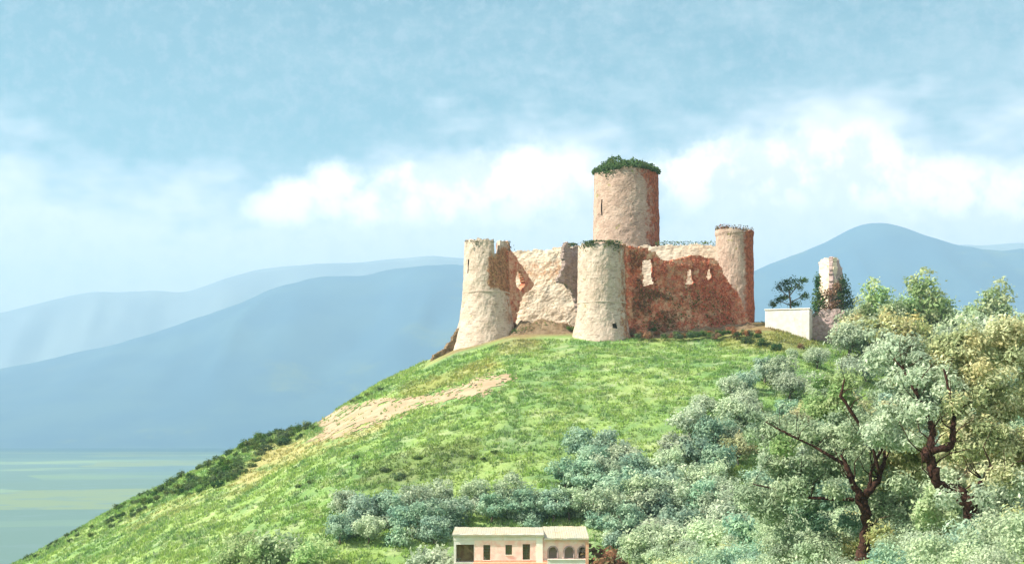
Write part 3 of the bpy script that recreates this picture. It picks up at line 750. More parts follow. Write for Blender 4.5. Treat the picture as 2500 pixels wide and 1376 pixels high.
for seed_, (lab, limbs, blobs) in enumerate([
 ('large olive tree with a dark forked trunk, the left one of the near pair',
  [[(2105, 1345, 78, .34), (2118, 1290, 78, .30), (2112, 1240, 78, .27), (2098, 1212, 78, .26)],
   [(2100, 1216, 78, .22), (2082, 1180, 78, .17), (2068, 1140, 78, .13), (2054, 1110, 78, .07)],
   [(2104, 1218, 78, .24), (2124, 1196, 78, .2), (2146, 1166, 78.2, .15), (2158, 1130, 78.4, .12), (2160, 1098, 78.5, .07)],
   [(2120, 1196, 78, .12), (2128, 1150, 78, .09), (2170, 1050, 79, .07), (2180, 1015, 79, .04)],
   [(2150, 1160, 77.6, .10), (2128, 1080, 77.2, .08), (2075, 1000, 77, .09), (2052, 965, 77, .08), (2062, 925, 77, .04)],
   [(2128, 1080, 77.2, .05), (2160, 1030, 77, .04), (2172, 985, 77, .03)],
   [(1990, 1090, 77.4, .05), (1950, 1072, 77.2, .05), (1905, 1050, 77.2, .04), (1868, 1028, 77.2, .02)],
   [(2060, 1130, 79, .10), (1990, 1090, 80, .07), (1930, 1060, 80, .05), (1870, 1030, 80, .03)],
   [(2085, 1220, 79, .12), (1980, 1215, 80, .09), (1900, 1196, 80, .06), (1838, 1180, 80, .03)]],
  [(2080, 1080, 81.5, 130, 110, 2.0, 'olive'), (1960, 1130, 82, 120, 90, 1.9, 'olive'), (2200, 1120, 82, 90, 110, 2.0, 'gold'), (2010, 1240, 81.5, 120, 70, 1.6, 'bluegreen'), (2190, 1250, 81, 90, 80, 1.6, 'olive'),
   (1900, 1050, 83, 80, 60, 1.6, 'olive'), (2030, 980, 83, 100, 70, 1.8, 'palegreen'), (1880, 1220, 82, 90, 60, 1.6, 'olive'), (1950, 1190, 78.5, 55, 34, .8, 'olive'), (1900, 1090, 78.8, 40, 30, .7, 'palegreen'), (1975, 1050, 78.6, 40, 26, .7, 'olive'), (2200, 1180, 77.4, 34, 30, .7, 'olive'), (2040, 1200, 77.4, 30, 24, .6, 'olive'), (2150, 1300, 77.2, 30, 30, .6, 'gold'), (2080, 1060, 77.5, 34, 26, .7, 'olive'), (2170, 1060, 77.6, 34, 34, .7, 'olive'), (1960, 1330, 81, 110, 50, 1.6, 'olive'), (2200, 1350, 80.5, 100, 40, 1.5, 'bluegreen')]),
 ('large olive tree with a crooked dark trunk near the right edge',
  [[(2375, 1270, 70, .40), (2368, 1230, 70, .40), (2342, 1196, 70, .26), (2310, 1190, 70.3, .2), (2286, 1180, 70, .25), (2276, 1140, 70, .27), (2262, 1108, 70, .26), (2268, 1094, 70, .25)],
   [(2266, 1100, 70, .24), (2274, 1080, 70, .2), (2275, 1050, 70, .15), (2270, 1026, 70, .13)],
   [(2268, 1096, 70, .2), (2292, 1096, 69.8, .17), (2316, 1094, 69.8, .16), (2328, 1076, 69.8, .14), (2326, 1048, 70, .14), (2330, 1018, 70, .11)],
   [(2330, 1018, 70, .10), (2322, 975, 70.3, .08), (2318, 958, 70.3, .09), (2304, 900, 70.5, .05)],
   [(2270, 1026, 70, .10), (2250, 985, 70.3, .07), (2236, 958, 70.4, .09), (2205, 900, 70.6, .05), (2182, 876, 70.8, .03)],
   [(2368, 1230, 70, .2), (2400, 1170, 70, .15), (2420, 1140, 69.8, .17), (2450, 1150, 69.6, .16), (2490, 1190, 69.6, .12)]],
  [(2250, 960, 73.5, 130, 110, 2.0, 'olive'), (2400, 950, 74, 130, 120, 2.0, 'gold'), (2380, 1080, 73, 110, 90, 1.8, 'gold'), (2180, 1050, 73.5, 90, 80, 1.6, 'olive'), (2480, 850, 75, 120, 90, 1.8, 'gold'),
   (2320, 860, 75, 130, 80, 1.8, 'gold'), (2180, 870, 75, 110, 70, 1.8, 'olive'), (2450, 1240, 72.5, 90, 70, 1.6, 'olive'), (2270, 1250, 72.5, 80, 70, 1.6, 'palegreen'), (2490, 1110, 73.5, 80, 80, 1.6, 'gold'), (2440, 1340, 72, 110, 50, 1.5, 'bluegreen'), (2290, 1340, 72, 80, 50, 1.4, 'olive'), (2560, 980, 74, 90, 160, 2, 'gold'), (2440, 1160, 69.2, 40, 30, .8, 'gold'), (2490, 1180, 69.2, 36, 30, .7, 'olive'), (2330, 990, 69.6, 26, 22, .6, 'gold'), (2255, 1000, 69.6, 30, 18, .6, 'olive'), (2395, 1210, 69.2, 24, 26, .6, 'olive'), (2225, 930, 69.8, 22, 14, .5, 'olive'), (2380, 1295, 69, 60, 26, .8, 'bluegreen'), (2315, 1215, 69.2, 26, 20, .5, 'olive')]),
]):
    near_tree(lab, limbs, blobs, None, None, 200+seed_)

K['under'] = Kind('bush', 'olive', 3, r=(1.6, 1.6, 1.1), n=3400, clumps=30, cs=.5, leaf=.10, trunk=False, seed=300, zc_=.8)
K['under_b'] = Kind('bush', 'bluegreen', 2, r=(1.6, 1.6, 1.0), n=3400, clumps=30, cs=.5, leaf=.10, trunk=False, seed=310, zc_=.7)
K['under_g'] = Kind('bush', 'gold', 2, r=(1.6, 1.6, 1.0), n=3400, clumps=30, cs=.5, leaf=.10, trunk=False, seed=320, zc_=.7)
rg = np.random.default_rng(33); cnt = 0
for Y in (50, 54, 59, 64, 68, 73, 79, 85, 92, 100, 110, 121):
    for u in np.arange(1640+max(0, (80-Y)*8), 2640, 150*60/Y):
        u_ = u+rg.uniform(-25, 25); x = (u_-U0)/F*Y; q = rg.random()
        if Y < 77 and (abs(u_-2112) < 40): continue
        k = 'under' if q < .55 else ('under_b' if q < .8 else 'under_g')
        plant(K[k], Vector((x, Y, ground(x, Y)-.15)), rg.uniform(.6, 1.0)*(1 if Y < 80 else 1.25), 'leafy bush in the thick undergrowth round the feet of the large olive trees', 'bush', 'undergrowth round the large olive trees'); cnt += 1
print('under', cnt)

# ------------------------------------------------------------------ plants on the castle
def cover(name, pts, size, pal, seed, label, cat, mat='leaf', jit=.2, group=None):
    rg = np.random.default_rng(seed)
    P = np.array(pts)+rg.normal(0, jit, (len(pts), 3))
    k = (fbm(P[:, 0]*.8+seed, P[:, 2]*.8, 2)*12).astype(int)
    V, Fc, C = leaf_geo(P, size, rg, np.clip(palcol(rg, pal, k, len(P)), .01, 1), aspect=.6)
    return tag(link(name, mesh_np(name, V, Fc, False, C), M[mat]), label, cat, group)
# green thicket on the keep
rg = np.random.default_rng(60); n = 7000; a = rg.uniform(0, 2*math.pi, n); rr = (78*sk+.1)*np.sqrt(rg.random(n))
hh = .7+4.9*fbm(rr*np.cos(a)*.3+4, rr*np.sin(a)*.3, 3)*np.clip(1.1-(rr/(78*sk))**3, .25, 1)
z = ztk-.3+hh*rg.random(n)**.5
e = rr > 78*sk-.9; hang = e & (rg.random(n) < .5)
z = np.where(hang, ztk+.6-rg.random(n)**1.5*(.5+2.4*sstep(.0, -.7, np.cos(a)+.1)*sstep(-1.0, -.6, np.cos(a))), z); rr = np.where(hang, 78*sk+.35, rr)
cover('thicket', np.stack([ck.x+rr*np.cos(a), ck.y+rr*np.sin(a), z], -1), .3, 'dark', 61, 'dense dark green thicket crowning the tall round keep', 'shrub', jit=.12)
# right tower top
n = 1100; a = rg.uniform(0, 2*math.pi, n); rr = 46*s3*np.sqrt(rg.uniform(.3, 1, n))
cover('dry_weeds', np.stack([c3.x+rr*np.cos(a), c3.y+rr*np.sin(a), zt3+.1+rg.random(n)**2*1.0-.4*np.cos(a)], -1), .2, 'rust', 62, 'brownish weeds on the rim of the slim right tower', 'weeds', jit=.1)
# front tower rim tufts
P = []
for c0, w, d in ((1428, 12, 16), (1442, 6, 9), (1490, 12, 14), (1506, 8, 18), (1462, 30, 3), (1400, 8, 6)):
    for _ in range(140):
        u = c0+rg.normal(0, w*.6); cs_ = np.clip((u-1470)/60, -1, 1); yy = Y2-math.sqrt(1-cs_**2)*59*s2-.15
        P.append((c2.x+(u-1470)*s2, yy, zt+.5-abs(rg.normal(0, d*.6))*s2))
cover('ivy', P, .2, 'shrub', 63, 'green ivy hanging in tufts over the rim of the cream front tower', 'ivy', jit=.1)
# greenery on inner wall top
P = [tuple(at(rg.uniform(1600, 1750), rg.uniform(589, 600), rg.uniform(327, 332))) for _ in range(500)]
cover('dry_weeds', P, .2, 'shrub', 64, 'line of green and brown weeds along the pale inner wall beside the keep', 'weeds', jit=.1)
def on_wall(poly, n, seed, off=.25):
    rg = np.random.default_rng(seed); us = [p[0] for p in poly]; vs = [p[1] for p in poly]; out_ = []
    while len(out_) < n:
        u, v = rg.uniform(min(us), max(us)), rg.uniform(min(vs), max(vs))
        if not inpoly(np.array([u]), np.array([v]), poly)[0]: continue
        if fbm(np.array([u*.035+seed]), np.array([v*.035]), 3)[0] < .42: continue
        if any(inpoly(np.array([u]), np.array([v]), [(x+(x-h[0][0])*.3, y) for x, y in h])[0] for h in HOLES): continue
        t, z = plane_coords(wp0, wp1, u, v); L = math.hypot(wp1[0]-wp0[0], wp1[1]-wp0[1]); s = t/L
        o_ = off+abs(rg.normal(0, .15))
        out_.append((wp0[0]+(wp1[0]-wp0[0])*s+wn[0]*o_, wp0[1]+(wp1[1]-wp0[1])*s+wn[1]*o_, z))
    return out_
cover('creeper', on_wall([(1600, 640), (1680, 632), (1740, 640), (1800, 720), (1835, 800), (1720, 815), (1700, 720), (1620, 700)], 1900, 65), .2, 'redivy', 65, 'rust red creeper spread over the right half of the shaded front wall', 'creeper', jit=.1)
cover('creeper', on_wall([(1536, 610), (1572, 612), (1572, 700), (1640, 720), (1660, 815), (1545, 820)], 1900, 66), .2, 'rust', 66, 'brown and red creeper beside the front tower on the shaded wall', 'creeper', jit=.1)
cover('ivy', on_wall([(1650, 700), (1720, 690), (1780, 720), (1800, 800), (1720, 815), (1560, 815), (1560, 710)], 900, 67, .35), .2, 'shrub', 67, 'green ivy patches across the lower part of the shaded front wall', 'ivy', jit=.1)
P = []
for _ in range(420):
    v = rg.uniform(612, 800); u = 1238+rg.normal(0, 2.0)+6*(fbm(np.array([v*.05]), np.array([1.]), 3)[0]-.5)-(v-612)*.02; P.append(tuple(at(u, v, 310.9-.3*rg.random())))
cover('creeper', P, .18, 'redivy', 68, 'narrow strip of red creeper down the right edge of the leftmost tower', 'creeper', jit=.08)
P = [tuple(at(rg.normal(1235, 7), rg.uniform(588, 612), 313)) for _ in range(160)]+[tuple(at(rg.uniform(1136, 1206), rg.normal(590, 2), 308.4)) for _ in range(120)]
cover('ivy', P, .18, 'dark', 69, 'dark ivy on the broken crest of the leftmost tower', 'ivy', jit=.12)

P = []
for _ in range(900):
    u = rg.uniform(1250, 1404); Y = rg.uniform(307.5, 310.5); x = (u-U0)/F*Y
    P.append((x, Y, ground(x, Y)+.5+1.9*rg.random()**2*(1-abs(u-1325)/110)))
cover('weeds', P, .2, 'shrub', 70, 'patchy green and brown weeds on the earth bank in the castle breach', 'weeds', jit=.2)
# shrubs at the foot of the castle
for (u, v, s, k, lab, g) in (
 (1262, 800, .7, 'dshrub', 'dark shrub at the foot of the torn wall stub right of the leftmost tower', None),
 (1300, 806, .55, 'oshrub', 'grey-green shrub on the rubble in the breach between the front towers', 'shrubs on the rubble between the front towers'),
 (1330, 800, .5, 'oshrub', 'grey-green shrub on the rubble in the breach between the front towers', 'shrubs on the rubble between the front towers'),
 (1365, 808, .55, 'oshrub', 'grey-green shrub on the rubble in the breach between the front towers', 'shrubs on the rubble between the front towers'),
 (1560, 818, .8, 'rust', 'orange-brown shrub just right of the flared front tower', None),
 (1600, 815, .75, 'dshrub', 'dark shrub at the foot of the shaded front wall', 'shrubs along the foot of the shaded front wall'),
 (1660, 822, .6, 'dshrub', 'dark shrub at the foot of the shaded front wall', 'shrubs along the foot of the shaded front wall'),
 (1785, 812, .8, 'rust', 'rusty shrub below the slim right tower', 'rusty scrub below the slim right tower'),
 (1740, 822, .7, 'rust', 'rusty shrub below the slim right tower', 'rusty scrub below the slim right tower'),
 (1850, 815, .6, 'rust', 'rusty shrub below the slim right tower', 'rusty scrub below the slim right tower'),
 (1825, 840, 1.0, 'dshrub', 'dark blue-green shrub in the clump below the right tower', 'dark shrubs below the right tower'),
 (1865, 846, 1.1, 'dshrub', 'dark blue-green shrub in the clump below the right tower', 'dark shrubs below the right tower'),
 (1895, 855, .9, 'dshrub', 'dark blue-green shrub in the clump below the right tower', 'dark shrubs below the right tower'),
 (1935, 870, .8, 'oshrub', 'grey-green shrub in the scrub below the white wall', 'scrub below the white wall'),
 (1975, 880, .9, 'oshrub', 'grey-green shrub in the scrub below the white wall', 'scrub below the white wall'),
 (1900, 890, .7, 'oshrub', 'grey-green shrub in the scrub below the white wall', 'scrub below the white wall'),
 (1955, 850, .6, 'rust', 'rusty shrub under the white wall', None)):
    p = hit(u, v, y0=186)
    plant(K[k], p-Vector((0, 0, .25)), s, lab, 'shrub', g)

rg = np.random.default_rng(44)
for u in np.arange(1548, 1850, 11.0):
    p = hit(u+rg.uniform(-5, 5), 826+rg.uniform(-6, 6), y0=186)
    k = ('rust', 'shrub', 'shrub', 'rust', 'dshrub')[rg.integers(0, 5)]
    plant(K[k], p+Vector((0, -.6, .35)), rg.uniform(.45, .8), 'small ragged bush in the weeds at the foot of the red-brown wall', 'bush', 'weedy bushes at the foot of the red-brown wall')
for u in np.arange(1246, 1404, 7.0):
    p = hit(u+rg.uniform(-5, 5), 812+rg.uniform(-5, 3), y0=186)+Vector((0, 2.2, rg.uniform(.1, 1.3)))
    k = ('rust', 'shrub', 'dshrub')[rg.integers(0, 3)]
    plant(K[k], p+Vector((0, -.4, .2)), rg.uniform(.4, .6), 'small ragged bush on the bank below the breach in the castle', 'bush', 'weedy bushes below the breach')

# ------------------------------------------------------------------ white wall, little tree, small ruined tower
Yw = 309
w = empty('white_building', at(1921, 800, Yw), 'low white flat-topped building wall on the slope right of the castle', 'building')
mb = MB(); a0 = at(1868, 757, Yw); a1 = at(1976, 757, Yw-3)
cx, cy = (a0.x+a1.x)/2, (a0.y+a1.y)/2; rz = math.atan2(a1.y-a0.y, a1.x-a0.x); L = (a1-a0).length
ux, uy = math.cos(rz), math.sin(rz); nx_, ny_ = -uy, ux
mb.box((cx+nx_*3, cy+ny_*3, a0.z-4.6), (L, 6, 9.2), rz); mb.build('wall', M['white'], w, bevel=.08)
mb = MB(); mb.box((cx+nx_*3, cy+ny_*3, a0.z+.12), (L+.3, 6.3, .22), rz); mb.build('coping', M['cream'], w, bevel=.05)
mb = MB(); mb.box((a1.x-ux*.9, a1.y-uy*.9-.12, a1.z-4.75), (1.8, .3, 9.2), rz); mb.build('pilaster', M['white'], w, bevel=.04)
# little tree rising behind the wall
rg = np.random.default_rng(80); t = empty('small_tree', (*at(1930, 740, 319).xy, ground(at(1930, 740, 319).x, 319)), 'small dark gappy tree rising above the white wall', 'tree')
mb = MB()
TL = [[(1930, 770), (1930, 735), (1926, 712), (1935, 690)], [(1928, 728), (1905, 706), (1900, 692)], [(1930, 738), (1950, 728), (1965, 716)], [(1929, 720), (1945, 700), (1958, 682)], [(1930, 745), (1912, 738), (1900, 736)]]
for i, limb in enumerate(TL):
    mb.tube([at(a, b_, 319) for a, b_ in limb], [.28, .2, .15, .08][:len(limb)] if i == 0 else [.14, .1, .05][:len(limb)], 7, .1)
mb.tube([at(1930, 815, 319), at(1930, 768, 319)], [.35, .28], 7)
mb.build('trunk', M['barkpale'], t, True)
P = []; kk = []
for i, (u, v, ru, rv) in enumerate(((1935, 686, 13, 9), (1905, 700, 12, 10), (1950, 700, 10, 9), (1962, 684, 8, 5), (1918, 690, 10, 7), (1902, 732, 9, 8), (1940, 742, 14, 7), (1965, 722, 10, 8), (1925, 706, 9, 7), (1888, 742, 8, 6), (1915, 726, 8, 5))):
    c = np.array(at(u, v, 319)); n = 260; d = rg.normal(size=(n, 3)); d /= np.linalg.norm(d, axis=1, keepdims=True)
    P.append(c+rg.normal(size=(n, 3))*np.array([ru/F*319, .9, rv/F*319])*.62); kk += [i]*n
P = np.vstack(P); V, Fc, C = leaf_geo(P, .2, rg, np.clip(palcol(rg, 'dark', np.array(kk), len(P)), .01, 1))
link('crown', mesh_np('crown', V, Fc, False, C), M['leaf'], t)

rt = empty('ruined_tower', at(2030, 820, 316), 'small square ruined tower with scrub round its foot, right of the white wall', 'tower')
# square tower turned so that one face catches the sun; built of two ragged faces each with thickness, darker stone painting shade on the turned-away one
slab('wall', rt, M['inner'], 1999, 318, 2034, 314, [(2000, 640), (2004, 634), (2012, 630), (2024, 632), (2034, 628), (2034, 850), (2000, 850)], thick=1.1, seed=40, rough=.2)
slab('wall', rt, M['mauve'], 2034, 314, 2058, 319, [(2033, 628), (2042, 628), (2048, 634), (2052, 650), (2060, 672), (2060, 850), (2033, 850)], thick=.9, seed=41, rough=.25)
slab('wall', rt, M['mauve'], 2002, 320, 2060, 321, [(2004, 645), (2030, 640), (2056, 652), (2060, 850), (2004, 850)], thick=.8, seed=42, rough=.2)
slab('low_wall', rt, M['mauve'], 1977, 312, 2075, 310, [(1978, 775), (1995, 758), (2020, 752), (2060, 756), (2075, 790), (2075, 850), (1978, 850)], thick=1.4, seed=43, rough=.4)
rg = np.random.default_rng(91)
for (lab, pal, blobs_) in (('dark ivy climbing the left edge of the small ruined tower', 'dark', [(1996, 690, 7, 16), (1996, 720, 9, 18), (1992, 750, 9, 18), (2004, 735, 12, 16)]),
                          ('dark ivy heaped on the right side of the small ruined tower', 'dark', [(2058, 690, 8, 14), (2066, 712, 13, 16), (2074, 738, 14, 16), (2060, 745, 14, 14), (2050, 720, 8, 14)]),
                          ('brown and green creeper across the middle of the small ruined tower', 'rust', [(2025, 718, 16, 12), (2035, 740, 20, 12), (2020, 755, 18, 10), (2045, 700, 8, 10)])):
    P = []
    for (u, v, ru, rv) in blobs_:
        c = np.array(at(u, v, 312.2)); P.append(c+rg.normal(size=(330, 3))*np.array([ru/F*312*.6, .5, rv/F*312*.6]))
    cover('ivy' if pal == 'dark' else 'creeper', np.vstack(P), .24, pal, 92, lab, 'ivy' if pal == 'dark' else 'creeper', jit=.05)
for (u, v, s, k) in ((2000, 845, .8, 'oshrub'), (2040, 850, .9, 'rust'), (2080, 835, 1.1, 'dshrub'), (2060, 815, .9, 'oshrub'), (2100, 800, 1.2, 'oshrub'), (2030, 812, .7, 'dshrub')):
    x = (u-U0)/F*308; plant(K[k], Vector((x, 308, (V0-v-14)/F*308)), s, 'mottled bush below the small ruined tower', 'bush', 'mottled bushes below the small ruined tower')

# ------------------------------------------------------------------ pink house
YH = 180.0; sH = YH/F
h = empty('pink_house', (at(1270, 1376, YH).x, YH, at(0, 1400, YH).z), 'long low pink and white house with a tiled roof and arches at the bottom edge', 'house')
def HX(u): return (u-U0)*sH
def HZ(v): return (V0-v)*sH
zg = HZ(1408)
def ybox(mb, u0, u1, v0, v1, y0, y1):
    mb.box(((HX(u0)+HX(u1))/2, (y0+y1)/2, (HZ(v0)+HZ(v1))/2), (abs(HX(u1)-HX(u0)), y1-y0, abs(HZ(v0)-HZ(v1)))); return mb
# facade with real openings: filled between openings
def facade(u0, u1, v0, v1, holes, y0, y1, name, mat, parent):
    mb = MB(); cur = u0
    for (a, b_, c_, d_) in holes:
        ybox(mb, cur, a, v0, v1, y0, y1); ybox(mb, a, b_, v0, c_, y0, y1)
        if d_ < v1: ybox(mb, a, b_, d_, v1, y0, y1)
        cur = b_
    ybox(mb, cur, u1, v0, v1, y0, y1); return mb.build(name, mat, parent)
WIN = [(1180, 1197, 1329, 1366), (1234, 1250, 1329, 1353), (1276, 1294, 1327, 1365)]
LO = (1113, 1157, 1328, 1371)
facade(1158.5, 1309, 1318, 1408, WIN, YH, YH+.4, 'wall', M['pink'], h)
facade(1108, 1158.5, 1318, 1408, [LO], YH-.01, YH+.4, 'wall', M['white'], h)
o = ybox(MB(), 1107, 1309, 1303, 1318, YH-.06, YH+.4).build('frieze', M['white'], h)
ybox(MB(), 1309, 1325, 1302, 1408, YH-.1, YH+.4).build('pilaster', M['cream'], h)
mb = MB(); ybox(mb, 1108, 1114, 1318, 1408, YH+.4, YH+8); ybox(mb, 1318, 1325, 1318, 1408, YH+.4, YH+8); ybox(mb, 1108, 1325, 1303, 1408, YH+8, YH+8.3); mb.build('wall', M['white'], h)
# dark rooms behind the openings
for (a, b_, c_, d_) in WIN:
    wn_ = MB(); 
    for q in (a, b_-1.6, (a+b_)/2-.8): ybox(wn_, q, q+1.6, c_, d_, YH+.16, YH+.24)
    ybox(wn_, a, b_, c_, c_+1.6, YH+.14, YH+.26); ybox(wn_, a, b_, d_-1.6, d_, YH+.14, YH+.26)
    wo = wn_.build('window', M['shutter'], h)
    sm = MB()
    for k in range(9):
        v = c_+2+(d_-c_-4)*(k+.5)/9; ybox(sm, a+1, b_-1, v-1.2, v+.9, YH+.18, YH+.22)
    sm.build('shutter', M['shutter'], wo)
    ybox(MB(), a-1.2, b_+1.2, d_, d_+1.6, YH-.12, YH+.1).build('sill', M['cream'], wo)
o = MB(); ybox(o, LO[0], LO[1], LO[2], LO[3]+6, YH+1.8, YH+2.0); o.build('porch_back_wall', plain_mat('porch_ochre', (.30, .24, .12), (.2, .13, .07), 1.6), h)
o = MB(); ybox(o, LO[0]-3, LO[1]+3, LO[3], LO[3]+3, YH-.15, YH+2); o.build('porch_step', M['white'], h)
# arched wing on the right, set back a little
YW = YH+.25; NA = 14
mb = MB(); fr = []; v_top, v_bot = 1312, 1376
def arch_wall():
    us = [1325, 1339, 1361, 1378, 1401, 1412, 1432, 1436]; ar = [(1339, 1361), (1378, 1401), (1412, 1432)]
    cur = 1325
    for (a, b_) in ar:
        ybox(mb, cur, a, v_top, 1408, YW, YW+.4)
        r = (b_-a)/2; cxu = (a+b_)/2; vs = 1334+r
        # spandrel as thin upright strips
        for k in range(NA):
            x0 = a+(b_-a)*k/NA; x1 = a+(b_-a)*(k+1)/NA; xm = (x0+x1)/2
            vv_ = vs-math.sqrt(max(0, r*r-(xm-cxu)**2)); ybox(mb, x0, x1, v_top, vv_, YW, YW+.4)
        ybox(mb, a, b_, 1362, 1408, YW, YW+.4)
        rg_ = MB(); pts = [(HX(cxu+math.cos(t_)*(r+.8)), YW-.03, HZ(vs-math.sin(t_)*(r+.8))) for t_ in np.linspace(math.pi, 0, 15)]
        rg_.tube([(HX(a-.8), YW-.03, HZ(1361))]+pts+[(HX(b_+.8), YW-.03, HZ(1361))], [.1]*17, 6)
        fr.append(rg_)
        cur = b_
    ybox(mb, cur, 1436, v_top, 1408, YW, YW+.4)
arch_wall()
ww = mb.build('arcade_wall', M['pink'], h); ww['label'] = 'pink wall with three small arches'
for rg_ in fr: rg_.build('arch_moulding', M['mauve'], h)
o = MB(); ybox(o, 1327, 1434, 1330, 1366, YW+1.7, YW+1.9); o.build('gallery_back_wall', plain_mat('gallery_grey', (.62, .58, .46), (.7, .58, .5), 1.6), h)
o = MB(); ybox(o, 1327, 1434, 1366, 1408, YW+.4, YW+7.5); o.build('gallery_floor', M['cream'], h)
o = MB(); ybox(o, 1336, 1428, 1363, 1376.5, YH-1.4, YH-1.1); ybox(o, 1336, 1428, 1361.5, 1363.2, YH-1.5, YH-1.0); o.build('parapet', M['white'], h)
o = MB(); ybox(o, 1430, 1437, 1314, 1408, YH-.15, YH+.9); o.build('end_pier', M['terra'], h)
o = MB(); ybox(o, 1156, 1336, 1371, 1376.2, YH-1.3, YH-.02); ybox(o, 1157, 1336, 1366.5, 1371.5, YH-.09, YH-.005); o.build('terrace', M['terra'], h)
# tiled roofs: sloping sheets of pan tiles
def roof(u0, u1, v_eave, v_ridge, y0, y1, name):
    x0, x1 = HX(u0), HX(u1); z0 = HZ(v_eave); z1 = (V0-v_ridge)/F*y1
    nx = int((x1-x0)/.12)+1; ny = 16; xs = np.linspace(x0, x1, nx); ks = np.linspace(0, 1, ny); A, B = np.meshgrid(xs, ks)
    Z = z0+(z1-z0)*B+.03*np.abs(np.sin(A*math.pi/.3))+((B*ny) % 2 < 1)*.02+(fbm(A*1.3, B*9, 3)-.5)*.14
    Y = y0+(y1-y0)*B
    top = np.stack([A, Y, Z], -1).reshape(-1, 3); bot = top-np.array([0, 0, .22])
    f = grid_faces(nx, ny); n0 = len(top); idx = np.arange(n0).reshape(ny, nx)
    side = [np.stack([e[1:], e[:-1], e[:-1]+n0, e[1:]+n0], -1) for e in (idx[0], idx[-1][::-1], idx[:, 0][::-1], idx[:, -1])]
    return link(name, mesh_np(name, np.vstack([top, bot]), np.vstack([f, f[:, ::-1]+n0]+side), False), M['tile'], h)
roof(1104, 1328, 1304, 1286, YH-.35, YH+8.6, 'roof')
rr_ = roof(1328.5, 1438, 1313, 1284, YH-.3, YH+8.2, 'roof'); rr_['label'] = 'lower eaved roof over the arched wing'
# russet bushes at its right end
for (u, vt, Y) in ((1470, 1330, 181), (1498, 1350, 180)):
    put('rust', u, vt, 0, 'russet bush against the right end of the pink house', 'bush', 'russet bushes at the right end of the pink house', Y=Y)
for (u, vt, Y) in ((1070, 1335, 184), (1045, 1350, 184), (1088, 1362, 183)):
    put('oshrub', u, vt, 0, 'dull green bush against the left end of the pink house', 'bush', 'bushes at the left end of the pink house', Y=Y)

rg = np.random.default_rng(55)
for _ in range(60):
    u, v = rg.uniform(800, 1640), rg.uniform(1225, 1335)
    if 1085 < u < 1470 and v > 1290: continue
    p = hit(u, v, y0=186)
    plant(K[('oshrub', 'bshrub', 'bshrub')[rg.integers(0, 3)]], p-Vector((0, 0, .3)), rg.uniform(.8, 1.3), 'soft blue-green bush filling the gaps between olive trees above the pink house', 'bush', 'bushes between the olive trees above the pink house')
for (u, v) in ((1478, 1296), (1515, 1310), (1545, 1330), (1460, 1285), (1500, 1340)):
    p = hit(u, v, y0=170); plant(K['bshrub'], p-Vector((0, 0, .3)), 1.2, 'blue-green bush just behind the right end of the pink house', 'bush', 'blue-green bushes behind the right end of the pink house')

# ------------------------------------------------------------------ grass
rg = np.random.default_rng(99)
NT = 110000
uu = rg.uniform(-20, 2300, NT); Yg = rg.uniform(186, 318, NT)
Xg = (uu-U0)/F*Yg; Zg = zterrain(Xg, Yg)
cl = fbm(Xg*.45, Yg*.45, 3); ok = (cl+rg.normal(0, .1, NT)) > .44
us_, vs_ = proj(Xg, Yg, Zg); ok &= (vs_ < 1410)
ok &= ~(inpoly(us_, vs_, POLY_PATH) & (rg.random(NT) < .93)); ok &= ~((inpoly(us_, vs_, POLY_SAND)) & (rg.random(NT) < .7))
ok &= ~((Yg > 299) & (Xg > -19) & (Xg < 56)); ok &= ~((Yg < 196) & (Xg > -9) & (Xg < 12))
Xg, Yg, Zg = Xg[ok], Yg[ok], Zg[ok]; n = len(Xg)
cc = groundcol(Xg, Yg, Zg)*(1+rg.normal(0, .14, (n, 1)))
pick = rg.random(n)[:, None]
cc = cc*1.06; cc = np.where(pick < .10, cc*.5+np.array([.30, .34, .26])*.5, cc); cc = np.where((pick > .12) & (pick < .2), cc*.55+np.array([.09, .17, .10])*.45, cc)
cc = np.clip(cc*1.08, .01, 1)
Vs = []; 
for b_ in range(4):
    a = rg.uniform(0, 2*math.pi, n); ht = rg.uniform(.2, .55, n); w_ = rg.uniform(.10, .2, n)
    lean = rg.normal(0, .22, (n, 2))
    ox, oy = rg.normal(0, .22, n), rg.normal(0, .22, n)
    bx, by = Xg+ox, Yg+oy
    Vs.append(np.stack([np.stack([bx-np.cos(a)*w_, by-np.sin(a)*w_, Zg-.08], -1), np.stack([bx+np.cos(a)*w_, by+np.sin(a)*w_, Zg-.08], -1), np.stack([bx+lean[:, 0], by+lean[:, 1], Zg+ht], -1)], 1))
V = np.concatenate(Vs, 0).reshape(-1, 3); Fc = np.arange(len(V)).reshape(-1, 3); C = np.repeat(np.tile(cc, (4, 1)), 3, 0)
tag(link('grass', mesh_np('grass', V, Fc, False, C), M['grassleaf']), 'bright green tufted grass over the whole hillside below the castle', 'grass', kind='stuff')

# ------------------------------------------------------------------ haze
m, nt, out = newmat('haze_air')
pv = N(nt, 'ShaderNodeVolumePrincipled', i_Density=1.15e-4)
pv.inputs['Color'].default_value = (.37, .565, .75, 1); pv.inputs['Anisotropy'].default_value = .1
nt.links.new(pv.outputs[0], out.inputs['Volume'])
o = MB().box((0, 4500, (1700+ZP-1)/2), (26000, 22000, 1700-ZP+1)).build('haze', m); tag(o, kind='stuff'); o['label'] = 'pale blue haze filling the air before the far mountains'; o['category'] = 'haze'

